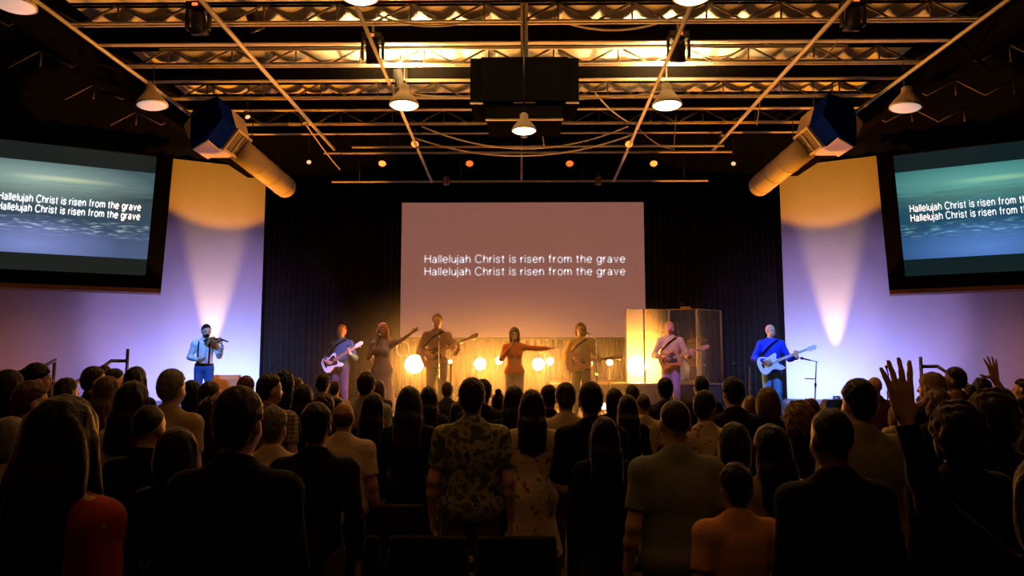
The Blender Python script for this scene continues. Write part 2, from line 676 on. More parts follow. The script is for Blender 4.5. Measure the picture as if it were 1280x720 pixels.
def figure(sex='m', girth=1.0, arms=None, legs=None, head=(0, 0, 0), detail=True):
    """primitives of one person facing +y, right hand at +x, 1.77 m tall"""
    sh = 0.185 if sex == 'm' else 0.160
    hw = 1.0 if sex == 'm' else 0.96
    g = girth
    P = {}
    H = [ell((0, -0.002, 1.668), (0.0765 * hw, 0.095, 0.100), 0.02),
         ell((0, 0.030, 1.600), (0.060 * hw, 0.066, 0.078), 0.03),
         ell((0, 0.058, 1.562), (0.032, 0.036, 0.026), 0.03),
         ell((0.036, 0.062, 1.603), (0.026, 0.028, 0.030), 0.02), ell((-0.036, 0.062, 1.603), (0.026, 0.028, 0.030), 0.02),
         cap((-0.036, 0.080, 1.664), (0.036, 0.080, 1.664), 0.013, None, 0.015),
         ell((0.031, 0.106, 1.641), (0.019, 0.016, 0.012), 0.008, True), ell((-0.031, 0.106, 1.641), (0.019, 0.016, 0.012), 0.008, True),
         ell((0.031, 0.080, 1.641), 0.0135, 0.002), ell((-0.031, 0.080, 1.641), 0.0135, 0.002),
         cap((0, 0.094, 1.650), (0, 0.115, 1.613), 0.008, 0.0125, 0.012),
         ell((0, 0.091, 1.587), (0.023, 0.011, 0.006), 0.005), ell((0, 0.090, 1.576), (0.020, 0.011, 0.007), 0.005)]
    for s in (-1, 1):
        H.append(ell((s * 0.079 * hw, -0.006, 1.632), (0.012, 0.024, 0.035), 0.005))
    P['head'] = H
    P['neck'] = [cap((0, -0.02, 1.44), (0, -0.002, 1.57), 0.060 if sex == 'm' else 0.050, 0.054 if sex == 'm' else 0.046, 0.03)]
    hy, hp, hr = head
    if any(head):
        M = Matrix.Rotation(hy, 3, 'Z') @ Matrix.Rotation(hp, 3, 'X') @ Matrix.Rotation(hr, 3, 'Y')
        P['head'] = turn(H, M, (0, -0.01, 1.53))
        P['headM'] = M
    else:
        P['headM'] = None
    T = [ell((0, 0, 1.28), (0.165 * g if sex == 'm' else 0.140 * g, 0.112 * g, 0.19), 0.04),
         ell((0, -0.012, 1.375), (sh * 0.98, 0.082, 0.075), 0.05),
         ell((sh, -0.008, 1.395), 0.060, 0.04), ell((-sh, -0.008, 1.395), 0.060, 0.04),
         cap((sh * 0.72, -0.02, 1.415), (0, -0.022, 1.485), 0.040, 0.045, 0.04), cap((-sh * 0.72, -0.02, 1.415), (0, -0.022, 1.485), 0.040, 0.045, 0.04),
         ell((0, 0.008 * g, 1.09), ((0.143 if sex == 'm' else 0.122) * g, 0.102 * g, 0.17), 0.05),
         ell((0, 0, 0.95), (0.165 * g, 0.115 * g, 0.13), 0.05)]
    if sex == 'f':
        T += [ell((0.072, 0.085, 1.27), 0.062, 0.04), ell((-0.072, 0.085, 1.27), 0.062, 0.04), ell((0, 0, 0.93), (0.178 * g, 0.122 * g, 0.12), 0.05)]
    if g > 1.1:
        T.append(ell((0, 0.05, 1.10), (0.155 * g, 0.13 * g, 0.16), 0.05))
    P['torso'] = T
    arms = arms or {}
    P['sh'] = sh
    for s, key in ((1, 'R'), (-1, 'L')):
        A = arms.get(key)
        if A is None:
            A = dict(e=(s * (sh + 0.055 + 0.03 * (g - 1)), -0.035, 1.12), w=(s * (sh + 0.065 + 0.05 * (g - 1)), 0.045, 0.875), d=(0, 0.18, -1), pn=(-s, 0, 0), th=(0, 1, 0.18), curl=0.55)
        S = (s * sh, -0.008, 1.40)
        if 's' in A:
            S = A['s']
        am = 1.0 if sex == 'm' else 0.86
        P['up' + key] = [cap(S, A['e'], 0.052 * am, 0.041 * am, 0.03)]
        dv = nrm(np.array(A['w']) - np.array(A['e']))
        mid = np.array(A['e']) + dv * 0.09
        P['fo' + key] = [cap(A['e'], A['w'], 0.041 * am, 0.027 * am, 0.015), ell(mid, 0.043 * am, 0.02)]
        P['ha' + key] = hand(A['w'], A['d'], A['pn'], A['th'], A.get('curl', 0.5), A.get('spread', 0.08), A.get('size', 1.0 if sex == 'm' else 0.92), A.get('thumb', 0.8)) if detail or True else []
        P['arm' + key] = dict(S=np.array(S), e=np.array(A['e']), w=np.array(A['w']))
    legs = legs or {}
    for s, key in ((1, 'R'), (-1, 'L')):
        L = legs.get(key) or dict(h=(s * 0.088, 0, 0.91), k=(s * 0.100, 0.015, 0.49), a=(s * 0.105, -0.015, 0.085), t=(s * 0.125, 0.155, 0.03))
        h, k, a, t = (np.array(L[q], float) for q in 'hkat')
        P['leg' + key] = [cap(h, k, 0.086 * (0.6 + 0.4 * g), 0.057, 0.04), cap(k, a, 0.054, 0.037, 0.02), ell(k + (a - k) * 0.28 + np.array((0, -0.018, 0)), (0.050, 0.052, 0.10), 0.03)]
        heel = a + np.array((0, -0.035, -0.045))
        P['foot' + key] = [cap(heel, t, 0.038, 0.030, 0.02), cap(a, (a + t) / 2, 0.036, 0.034, 0.02)]
        P['lg' + key] = dict(h=h, k=k, a=a, t=t)
    return P


def body_mesh(name, P, res):
    ps = []
    for k in ('torso', 'neck', 'head', 'legR', 'legL', 'footR', 'footL', 'upR', 'upL', 'foR', 'foL', 'haR', 'haL'):
        ps += P[k]
    me, V, Q = sdf_mesh(name, ps, res)
    for m in (M_SKIN, M_EYE, M_LIP):
        me.materials.append(m)
    C = V[Q].mean(1)
    Mi = np.array(P['headM'].transposed()) if P['headM'] is not None else np.eye(3)
    piv = np.array((0, -0.01, 1.53))
    Cl = (C - piv) @ Mi.T + piv
    mi = np.zeros(len(Q), dtype=np.int32)
    for s in (-1, 1):
        d = Cl - np.array((s * 0.031, 0.092, 1.641))
        mi[(np.abs(d[:, 0]) < 0.013) & (np.abs(d[:, 2]) < 0.007) & (np.abs(d[:, 1]) < 0.02)] = 1
    d = Cl - np.array((0, 0.096, 1.581))
    mi[(np.abs(d[:, 0]) < 0.022) & (np.abs(d[:, 2]) < 0.010) & (np.abs(d[:, 1]) < 0.02)] = 2
    me.polygons.foreach_set('material_index', mi)
    return me


def shirt_mesh(P, res, sleeve='l', hem=0.86, t=0.014, open_neck=0.0, skirt=None):
    ps = inflate(P['torso'], t, 0.045, [((0, 0, hem), (0, 0, -1))])
    if skirt:  # (hem height, half width)
        zh, rx = skirt
        ps.append(cap((0, 0, 1.00), (0, 0, zh - 0.02), 0.135, rx, 0.07, [((0, 0, zh), (0, 0, -1))]))
        for q in ps:
            if q['t'] == 'e' and q['clip'] and abs(q['clip'][0][0][2] - hem) < 1e-6:
                q['clip'] = []
    ps += inflate(P['neck'], 0.010, 0.03, [((0, 0, 1.50), (0, 0.45, 1))])
    for key in 'RL':
        A = P['arm' + key]
        if sleeve == 'n':
            continue
        if sleeve == 's':
            c = A['S'] + (A['e'] - A['S']) * 0.72
            ps += inflate(P['up' + key], 0.018, 0.03, [(c, A['e'] - A['S'])])
        else:
            f = 0.95 if sleeve == 'l' else 0.40
            ps += inflate(P['up' + key], 0.013, 0.03)
            c = A['e'] + (A['w'] - A['e']) * f
            ps += inflate(P['fo' + key], 0.012, 0.02, [(c, A['w'] - A['e'])])
    return sdf_mesh('shirt', ps, res)[0]


def trousers_mesh(P, res, top=1.0, t=0.013):
    ps = inflate([p for p in P['torso'] if p['t'] == 'e' and p['c'][2] < 1.0], t * 0.6, 0.04, [((0, 0, top), (0, 0, 1))])
    for key in 'RL':
        L = P['lg' + key]
        ps += inflate(P['leg' + key], t, 0.03, [(L['a'] + np.array((0, 0, 0.0)), L['a'] - L['k'])])
    return sdf_mesh('trousers', ps, res)[0]


def shoe_mesh(P, key, res):
    L = P['lg' + key]
    return sdf_mesh('shoe', inflate(P['foot' + key], 0.008, 0.02, [(L['a'] + np.array((0, 0, 0.02)), (0, 0, 1)), (np.array((0, 0, min(L['t'][2], L['a'][2]) - 0.028)), (0, 0, -1))]), res)[0]


def hair_mesh(P, style, res):
    up = 0.013
    face = [ell((0, 0.112, 1.615), (0.068, 0.062, 0.088), 0.01, True)]
    noise = (0.004, 70)
    if style == 'short':
        ps = [ell((0, -0.008, 1.675), (0.0775 + up, 0.095 + up, 0.102 + up), 0.02, clip=[((0, 0.035, 1.692), (0, 0.75, -1)), ((0, -0.06, 1.585), (0, -0.1, -1))]),
              ell((0, -0.045, 1.63), (0.073, 0.066, 0.078), 0.02, clip=[((0, 0.0, 1.575), (0, 0.2, -1))])]
        ps += face
    elif style == 'buzz':
        noise = (0.001, 90)
        ps = [ell((0, -0.006, 1.670), (0.0815, 0.100, 0.106), 0.02, clip=[((0, 0.03, 1.70), (0, 0.8, -1)), ((0, -0.06, 1.59), (0, -0.1, -1))])] + face
    elif style == 'balding':
        noise = (0.002, 80)
        ps = [ell((0, -0.018, 1.640), (0.086, 0.088, 0.080), 0.02, clip=[((0, -0.01, 1.60), (0, 0.9, -0.6)), ((0, -0.02, 1.695), (0, 0.25, 1)), ((0, 0, 1.575), (0, 0, -1))])] + face
    elif style == 'puffy':
        noise = (0.010, 55)
        ps = [ell((0, -0.015, 1.685), (0.108, 0.118, 0.120), 0.02, clip=[((0, 0.04, 1.655), (0, 0.75, -1))]),
              ell((0, -0.045, 1.63), (0.105, 0.075, 0.10), 0.03), ell((0.07, -0.02, 1.61), (0.04, 0.06, 0.08), 0.03), ell((-0.07, -0.02, 1.61), (0.04, 0.06, 0.08), 0.03)] + face
    elif style == 'bob':
        noise = (0.003, 75, 0.2)
        ps = [ell((0, -0.010, 1.680), (0.096, 0.112, 0.115), 0.02, clip=[((0, 0.045, 1.64), (0, 0.75, -1))]),
              ell((0, -0.045, 1.60), (0.104, 0.075, 0.135), 0.03, clip=[((0, 0, 1.485), (0, 0, -1))]),
              ell((0.075, 0.005, 1.59), (0.032, 0.060, 0.12), 0.03, clip=[((0, 0, 1.49), (0, 0, -1))]), ell((-0.075, 0.005, 1.59), (0.032, 0.060, 0.12), 0.03, clip=[((0, 0, 1.49), (0, 0, -1))])] + face
    elif style in ('long', 'verylong'):
        noise = (0.0035, 75, 0.14)
        zb = 1.30 if style == 'long' else 1.12
        wd = 0.112 if style == 'long' else 0.135
        ps = [ell((0, -0.010, 1.680), (0.094, 0.112, 0.113), 0.02, clip=[((0, 0.045, 1.64), (0, 0.75, -1))]),
              ell((0, -0.055, 1.56), (wd, 0.070, 0.19), 0.04),
              cap((-0.055, -0.095, 1.52), (-0.065, -0.120, zb + 0.05), 0.060, 0.050, 0.04, [((0, 0, zb), (0, 0.3, -1))]),
              cap((0.055, -0.095, 1.52), (0.065, -0.120, zb + 0.05), 0.060, 0.050, 0.04, [((0, 0, zb), (0, 0.3, -1))]),
              cap((0, -0.10, 1.52), (0, -0.130, zb + 0.04), 0.062, 0.055, 0.04, [((0, 0, zb - 0.02), (0, 0.3, -1))]),
              cap((0.082, 0.015, 1.64), (0.098, 0.035, 1.42), 0.028, 0.024, 0.03), cap((-0.082, 0.015, 1.64), (-0.098, 0.035, 1.42), 0.028, 0.024, 0.03)] + face
    elif style == 'bun':
        noise = (0.002, 70)
        ps = [ell((0, -0.008, 1.675), (0.086, 0.104, 0.110), 0.02, clip=[((0, 0.04, 1.66), (0, 0.75, -1)), ((0, 0, 1.575), (0, 0.3, -1))]),
              ell((0, -0.045, 1.795), (0.042, 0.042, 0.036), 0.012)] + face
    elif style == 'ponytail':
        ps = [ell((0, -0.008, 1.675), (0.086, 0.106, 0.110), 0.02, clip=[((0, 0.04, 1.66), (0, 0.75, -1)), ((0, 0, 1.575), (0, 0.3, -1))]),
              cap((0, -0.10, 1.70), (0, -0.165, 1.66), 0.030, 0.034, 0.02), cap((0, -0.165, 1.66), (0, -0.150, 1.45), 0.036, 0.016, 0.02)] + face
    elif style == 'beard':
        ps = [ell((0, 0.045, 1.572), (0.060, 0.060, 0.052), 0.02, clip=[((0, 0.03, 1.590), (0, -0.35, 1)), ((0, 0.0, 1.60), (0, -1, 0))]),
              ell((0, 0.110, 1.598), (0.026, 0.010, 0.007), 0.01)]
        noise = (0.0015, 90)
    if P['headM'] is not None:
        ps = turn(ps, P['headM'], (0, -0.01, 1.53))
    return sdf_mesh('hair', ps, res, noise)[0]


def mesh_obj(name, me, parent=None, m=None, color=None):
    o = bpy.data.objects.new(name, me)
    link(o)
    if m is not None and len(me.materials) == 0:
        me.materials.append(m)
    if color:
        o.color = (*color, 1)
    if parent is not None:
        o.parent = parent
    return o


SKIN_LIGHT = (0.58, 0.34, 0.24)
SKIN_TAN = (0.42, 0.23, 0.14)
SKIN_DARK = (0.14, 0.07, 0.045)

# ================================================================ THE SETTING
def struct(name, mb, m, **k):
    return mb.build(name, m, None, kind='structure', **k)


ROOM_X, BACK_Y, FRONT_Y, DECK_Z = 15.5, 20.9, -4.0, 1.9 + 5.45
STAGE_Y = 11.3
struct('floor', MB().box((0, (BACK_Y + FRONT_Y) / 2, -0.05), (2 * ROOM_X, BACK_Y - FRONT_Y, 0.1)), M_FLOOR)
struct('wall_left', MB().box((-ROOM_X - 0.1, (BACK_Y + FRONT_Y) / 2, 3.9), (0.2, BACK_Y - FRONT_Y, 8.0)), M_BLACKWALL_SHADE)
struct('wall_right', MB().box((ROOM_X + 0.1, (BACK_Y + FRONT_Y) / 2, 3.9), (0.2, BACK_Y - FRONT_Y, 8.0)), M_BLACKWALL_SHADE)
struct('wall_back', MB().box((0, BACK_Y + 0.1, 3.9), (2 * ROOM_X + 0.4, 0.2, 8.0)), M_BLACKWALL_SHADE)
struct('wall_front', MB().box((0, FRONT_Y - 0.1, 3.9), (2 * ROOM_X + 0.4, 0.2, 8.0)), M_BLACKWALL_SHADE)

# pale side panels standing on the stage, angled towards the hall
for side, nm in ((-1, 'wall_side_left'), (1, 'wall_side_right')):
    s1, zt = 8.0, 7.22
    mb = MB()
    ps = []
    for off in (0.0, -0.25):
        for s in (0.0, s1):
            for z in (0.0, zt):
                ps.append(wl(s, z, off, side))
    mb.add(ps, [(0, 1, 3, 2), (4, 6, 7, 5), (0, 4, 5, 1), (2, 3, 7, 6), (0, 2, 6, 4), (1, 5, 7, 3)])
    struct(nm, mb, M_PANEL)

# stage platform
mb = MB()
mb.add([(-9.6, STAGE_Y, 0), (9.6, STAGE_Y, 0), (9.6, BACK_Y - 0.02, 0), (-9.6, BACK_Y - 0.02, 0),
        (-9.6, STAGE_Y, STAGE_Z - 0.04), (9.6, STAGE_Y, STAGE_Z - 0.04), (9.6, BACK_Y - 0.02, STAGE_Z - 0.04), (-9.6, BACK_Y - 0.02, STAGE_Z - 0.04)],
       [(0, 1, 5, 4), (1, 2, 6, 5), (2, 3, 7, 6), (3, 0, 4, 7), (4, 5, 6, 7), (0, 3, 2, 1)])
struct('trim_1', mb, M_STAGE_FACE)
struct('floor_stage', MB().box((0, (STAGE_Y + BACK_Y) / 2 - 0.05, STAGE_Z - 0.02), (19.3, BACK_Y - STAGE_Y + 0.06, 0.04)), M_STAGE)

# roof blanket: white lobes bulging between the joists
def deck_mesh(x0, x1, y0, y1):
    xs = np.linspace(x0, x1, int((x1 - x0) * 21))
    ys = np.linspace(y0, y1, int((y1 - y0) * 10))
    vs, fs = [], []
    for j, y in enumerate(ys):
        # each bay (1.54 m) bellies a little too
        by = abs(math.sin((y - 9.5) / 1.54 * PI))
        for i, x in enumerate(xs):
            lobe = abs(math.sin((x - 0.1) / 0.57 * PI)) ** 0.75
            vs.append((x, y, DECK_Z + 0.05 - 0.11 * lobe))
    nx = len(xs)
    for j in range(len(ys) - 1):
        for i in range(nx - 1):
            a = j * nx + i
            fs.append((a, a + 1, a + 1 + nx, a + nx))
    return MB().add(vs, fs, True)


struct('ceiling', deck_mesh(-6.9, 6.9, FRONT_Y, 14.4), M_DECK)
struct('ceiling_stage_shaded', deck_mesh(-6.9, 6.9, 14.4, BACK_Y), M_BLACKWALL_SHADE)  # same roof blanket; the shade over the stage put into its black
struct('ceiling_left_shaded', deck_mesh(-ROOM_X, -6.9, FRONT_Y, BACK_Y), M_BLACKWALL_SHADE)  # side bay of the blanket, its shade given as black colour
struct('ceiling_right_shaded', deck_mesh(6.9, ROOM_X, FRONT_Y, BACK_Y), M_BLACKWALL_SHADE)  # other side bay, shade given as black colour too
struct('ceiling_slab', MB().box((0, (BACK_Y + FRONT_Y) / 2, DECK_Z + 0.3), (2 * ROOM_X, BACK_Y - FRONT_Y, 0.2)), M_BLACKWALL_SHADE)

# black curtains behind the band, in pleats
def curtain(name, x0, x1, y, z0, z1, label, pleat=0.16):
    n = int((x1 - x0) / 0.02)
    vs, fs = [], []
    for i in range(n + 1):
        x = x0 + (x1 - x0) * i / n
        w = 0.055 * math.sin(2 * PI * x / pleat) + 0.02 * math.sin(2 * PI * x / (pleat * 3.7) + 1)
        for z, m in ((z0, 1.15), ((z0 + z1) / 2, 1.0), (z1, 0.75)):
            vs.append((x, y + w * m, z))
    for i in range(n):
        for k in range(2):
            a = i * 3 + k
            fs.append((a, a + 1, a + 4, a + 3))
    o = MB().add(vs, fs, True).build(name, M_CURTAIN)
    md = o.modifiers.new('thickness', 'SOLIDIFY')
    md.thickness = 0.008
    return tag(o, label, 'curtain')


curtain('stage_curtain', -7.6, -3.35, 20.25, STAGE_Z, 6.4, 'black pleated curtain between the violin side wall and the centre screen')
curtain('stage_curtain', 3.5, 7.6, 20.25, STAGE_Z, 6.4, 'black pleated curtain behind the drum shield, beside the right pale wall')
curtain('stage_curtain', -3.4, 3.55, 20.32, STAGE_Z, 6.4, 'black pleated curtain hanging behind and below the centre lyric screen')


# ================================================================ SCREENS
def arc(cx, cy, rx, ry, a0, a1, n=14):
    return [(cx + rx * math.cos(math.radians(a0 + (a1 - a0) * i / n)), cy + ry * math.sin(math.radians(a0 + (a1 - a0) * i / n))) for i in range(n + 1)]


DOT = [(0, .615), (0, .715)]
GLYPHS = {
    'l': (0.0, [[(0, 0), (0, .72)]]),
    'i': (0.0, [[(0, 0), (0, .52)], DOT]),
    'j': (0.0, [[(0, .52), (0, -.08)] + arc(-.11, -.08, .11, .11, 0, -80, 6), DOT]),
    'h': (.36, [[(0, 0), (0, .72)], arc(.18, .30, .18, .21, 175, 0) + [(.36, 0)]]),
    'n': (.36, [[(0, 0), (0, .52)], arc(.18, .30, .18, .21, 175, 0) + [(.36, 0)]]),
    'm': (.60, [[(0, 0), (0, .52)], arc(.15, .32, .15, .19, 175, 0) + [(.30, 0)], arc(.45, .32, .15, .19, 175, 0) + [(.60, 0)]]),
    'r': (.20, [[(0, 0), (0, .52)], arc(.19, .29, .19, .21, 175, 85, 7)]),
    'u': (.36, [[(0, .52), (0, .21)] + arc(.18, .21, .18, .20, 180, 355), [(.36, 0), (.36, .52)]]),
    'o': (.42, [arc(.21, .26, .21, .26, 0, 360, 26)]),
    'e': (.41, [arc(.205, .26, .205, .26, 325, 0, 26)[:0] + [(.0, .275), (.40, .275)], arc(.205, .26, .205, .26, 4, 322, 24)]),
    'a': (.38, [arc(.18, .37, .15, .14, 165, 0, 9) + [(.33, .10)] + arc(.41, .10, .08, .09, 180, 260, 4), [(.33, .30), (.16, .275), (.04, .235), (0, .145), (.03, .05), (.12, .005), (.22, .02), (.33, .12)]]),
    's': (.33, [[(.32, .38), (.28, .48), (.17, .52), (.06, .48), (.02, .39), (.07, .31), (.17, .265), (.27, .22), (.325, .14), (.28, .04), (.16, 0), (.05, .03), (0, .14)]]),
    't': (.24, [[(.09, .66), (.09, .10)] + arc(.18, .10, .09, .10, 180, 275, 6), [(0, .505), (.22, .505)]]),
    'f': (.24, [[(.09, 0), (.09, .60)] + arc(.19, .60, .10, .12, 180, 80, 6), [(0, .505), (.23, .505)]]),
    'g': (.40, [arc(.195, .27, .195, .25, 15, 345, 22), [(.40, .52), (.40, -.06)] + arc(.21, -.06, .19, .14, 0, -165, 10)]),
    'v': (.38, [[(0, .52), (.19, .02), (.38, .52)]]),
    'H': (.50, [[(0, 0), (0, .72)], [(.50, 0), (.50, .72)], [(0, .38), (.50, .38)]]),
    'C': (.58, [arc(.31, .36, .31, .37, 38, 322, 26)]),
}


def text_mesh(body, bold=0.0):
    """flat letter strokes; cap height 0.72"""
    hw = 0.044 + bold
    vs, fs = [], []
    x = 0.0
    for ch in body:
        if ch == ' ':
            x += 0.30
            continue
        w, strokes = GLYPHS[ch]
        for st in strokes:
            P_ = [np.array(p, float) for p in st]
            n0 = len(vs)
            closed = np.linalg.norm(P_[0] - P_[-1]) < 1e-6
            for i, p in enumerate(P_):
                pa = P_[i - 1] if i > 0 else (P_[-2] if closed else p)
                pb = P_[i + 1] if i < len(P_) - 1 else (P_[1] if closed else p)
                t0 = (p - pa) if np.linalg.norm(p - pa) > 1e-9 else (pb - p)
                t1 = (pb - p) if np.linalg.norm(pb - p) > 1e-9 else t0
                t0, t1 = t0 / np.linalg.norm(t0), t1 / np.linalg.norm(t1)
                t = t0 + t1
                t = t / max(np.linalg.norm(t), 1e-6)
                nn = np.array((-t[1], t[0]))
                m = min(1.0 / max(float(np.dot(nn, (-t0[1], t0[0]))), 0.4), 1.8) * hw
                a_, b_ = p + nn * m, p - nn * m
                vs += [(x + a_[0], a_[1]), (x + b_[0], b_[1])]
            for i in range(len(P_) - 1):
                q = n0 + 2 * i
                fs.append((q, q + 1, q + 3, q + 2))
        x += w + 0.20
    return vs, fs


LYRIC = 'Hallelujah Christ is risen from the grave'
M_TEXT = glow('lit_lettering', (0.92, 0.97, 1.0), 1.1)
M_TEXT_C = glow('lit_lettering_centre', (0.90, 0.88, 0.95), 0.62)


def lettering(parent, fn, x0, x1, z, hgt, m, bold):
    """one line of the lyric laid on a screen by fn(x, z, off)"""
    vs, fs = text_mesh(LYRIC, bold)
    a = min(v[0] for v in vs)
    b = max(v[0] for v in vs)
    k = (x1 - x0) / (b - a)
    kz = hgt / 0.72
    pts = [fn(x0 + (v[0] - a) * k, z + v[1] * kz, 0.006) for v in vs]
    return MB().add(pts, fs).build('lyric_line', m, parent)


def sea_mat(name, cols, haze_x, side):
    """projected picture of a grey sea under a cloudy sky"""
    m, nt, b = new_mat(name)
    N, L = nt.nodes, nt.links
    uv = N.new('ShaderNodeUVMap')
    sp = N.new('ShaderNodeSeparateXYZ')
    L.new(uv.outputs[0], sp.inputs[0])
    ramp = N.new('ShaderNodeValToRGB')
    e = ramp.color_ramp.elements
    e[0].position, e[0].color = cols[0][0], (*cols[0][1], 1)
    e[1].position, e[1].color = cols[-1][0], (*cols[-1][1], 1)
    for p, c in cols[1:-1]:
        q = e.new(p)
        q.color = (*c, 1)
    # wobble the vertical coordinate with stretched noise
    mp = N.new('ShaderNodeMapping')
    mp.inputs['Scale'].default_value = (2.2, 15.0, 1)
    L.new(uv.outputs[0], mp.inputs[0])
    nz = N.new('ShaderNodeTexNoise')
    nz.inputs['Scale'].default_value = 1.6
    nz.inputs['Detail'].default_value = 6
    L.new(mp.outputs[0], nz.inputs['Vector'])
    ma = N.new('ShaderNodeMath')
    ma.operation = 'MULTIPLY_ADD'
    ma.inputs[1].default_value = 0.46
    L.new(nz.outputs['Fac'], ma.inputs[0])
    sb = N.new('ShaderNodeMath')
    sb.operation = 'SUBTRACT'
    sb.inputs[1].default_value = 0.23
    L.new(sp.outputs['Y'], sb.inputs[0])
    L.new(sb.outputs[0], ma.inputs[2])
    L.new(ma.outputs[0], ramp.inputs[0])
    # glow of the low sun in the picture
    mp2 = N.new('ShaderNodeMapping')
    mp2.inputs['Location'].default_value = (-haze_x * 1.6, -0.80 * 3.4, 0)
    mp2.inputs['Scale'].default_value = (1.6, 3.4, 1)
    L.new(uv.outputs[0], mp2.inputs[0])
    gr = N.new('ShaderNodeTexGradient')
    gr.gradient_type = 'SPHERICAL'
    L.new(mp2.outputs[0], gr.inputs[0])
    # foam
    mp3 = N.new('ShaderNodeMapping')
    mp3.inputs['Scale'].default_value = (9, 30, 1)
    L.new(uv.outputs[0], mp3.inputs[0])
    n3 = N.new('ShaderNodeTexNoise')
    n3.inputs['Scale'].default_value = 1.5
    n3.inputs['Detail'].default_value = 5
    L.new(mp3.outputs[0], n3.inputs['Vector'])
    fr = N.new('ShaderNodeValToRGB')
    fr.color_ramp.elements[0].position = 0.52
    fr.color_ramp.elements[1].position = 0.72
    L.new(n3.outputs['Fac'], fr.inputs[0])
    band = N.new('ShaderNodeValToRGB')
    be = band.color_ramp.elements
    be[0].position, be[0].color = 0.20, (0, 0, 0, 1)
    be[1].position, be[1].color = 0.42, (0, 0, 0, 1)
    for p in (0.28, 0.36):
        q = be.new(p)
        q.color = (1, 1, 1, 1)
    L.new(sp.outputs['Y'], band.inputs[0])
    fm = N.new('ShaderNodeMath')
    fm.operation = 'MULTIPLY'
    L.new(fr.outputs[0], fm.inputs[0])
    L.new(band.outputs[0], fm.inputs[1])

    def add(a, fac, col):
        mx = N.new('ShaderNodeMix')
        mx.data_type = 'RGBA'
        mx.blend_type = 'ADD'
        mx.inputs[7].default_value = (*col, 1)
        L.new(a, mx.inputs[6])
        L.new(fac, mx.inputs[0])
        return mx.outputs[2]
    c = add(ramp.outputs[0], gr.outputs['Fac'], (0.26, 0.34, 0.28) if side < 0 else (0.10, 0.26, 0.20))
    c = add(c, fm.outputs[0], (0.36, 0.42, 0.42) if side < 0 else (0.14, 0.32, 0.32))
    # pale streak of light in the clouds
    mp5 = N.new('ShaderNodeMapping')
    mp5.inputs['Location'].default_value = (-0.54 * 3.2, -0.83 * 26, 0)
    mp5.inputs['Scale'].default_value = (3.2, 26, 1)
    L.new(uv.outputs[0], mp5.inputs[0])
    g5 = N.new('ShaderNodeTexGradient')
    g5.gradient_type = 'SPHERICAL'
    L.new(mp5.outputs[0], g5.inputs[0])
    c = add(c, g5.outputs['Fac'], (0.30, 0.27, 0.08) if side < 0 else (0.16, 0.22, 0.03))
    # blue glow low in the picture
    mp4 = N.new('ShaderNodeMapping')
    mp4.inputs['Location'].default_value = (-haze_x * 2.2, -0.10 * 3.0, 0)
    mp4.inputs['Scale'].default_value = (2.2, 3.0, 1)
    L.new(uv.outputs[0], mp4.inputs[0])
    g4 = N.new('ShaderNodeTexGradient')
    g4.gradient_type = 'SPHERICAL'
    L.new(mp4.outputs[0], g4.inputs[0])
    c = add(c, g4.outputs['Fac'], (0.14, 0.16, 0.40) if side < 0 else (0.07, 0.14, 0.38))
    # unlit bands above and below the picture (outside uv 0..1)
    c1 = N.new('ShaderNodeMath')
    c1.operation = 'COMPARE'
    c1.inputs[1].default_value = 0.5
    c1.inputs[2].default_value = 0.5
    L.new(sp.outputs['Y'], c1.inputs[0])
    mx = N.new('ShaderNodeMix')
    mx.data_type = 'RGBA'
    mx.inputs[6].default_value = (0.013, 0.016, 0.014, 1) if side < 0 else (0.006, 0.015, 0.016, 1)
    L.new(c1.outputs[0], mx.inputs[0])
    L.new(c, mx.inputs[7])
    b.inputs['Base Color'].default_value = (0.008, 0.008, 0.008, 1)
    b.inputs['Specular IOR Level'].default_value = 0.0
    b.inputs['Roughness'].default_value = 0.8
    L.new(mx.outputs[2], b.inputs['Emission Color'])
    b.inputs['Emission Strength'].default_value = 1.0
    return m


M_SEA_L = sea_mat('sea_picture_grey', [(0.0, (0.075, 0.11, 0.22)), (0.22, (0.07, 0.10, 0.20)), (0.40, (0.035, 0.065, 0.10)), (0.60, (0.045, 0.075, 0.085)), (0.68, (0.025, 0.05, 0.06)), (0.80, (0.065, 0.115, 0.125)), (1.0, (0.05, 0.10, 0.115))], 0.40, -1)
M_SEA_R = sea_mat('sea_picture_teal', [(0.0, (0.03, 0.09, 0.24)), (0.22, (0.022, 0.085, 0.20)), (0.40, (0.015, 0.065, 0.12)), (0.60, (0.02, 0.085, 0.12)), (0.68, (0.010, 0.05, 0.07)), (0.80, (0.035, 0.15, 0.16)), (1.0, (0.03, 0.15, 0.16))], 0.42, 1)


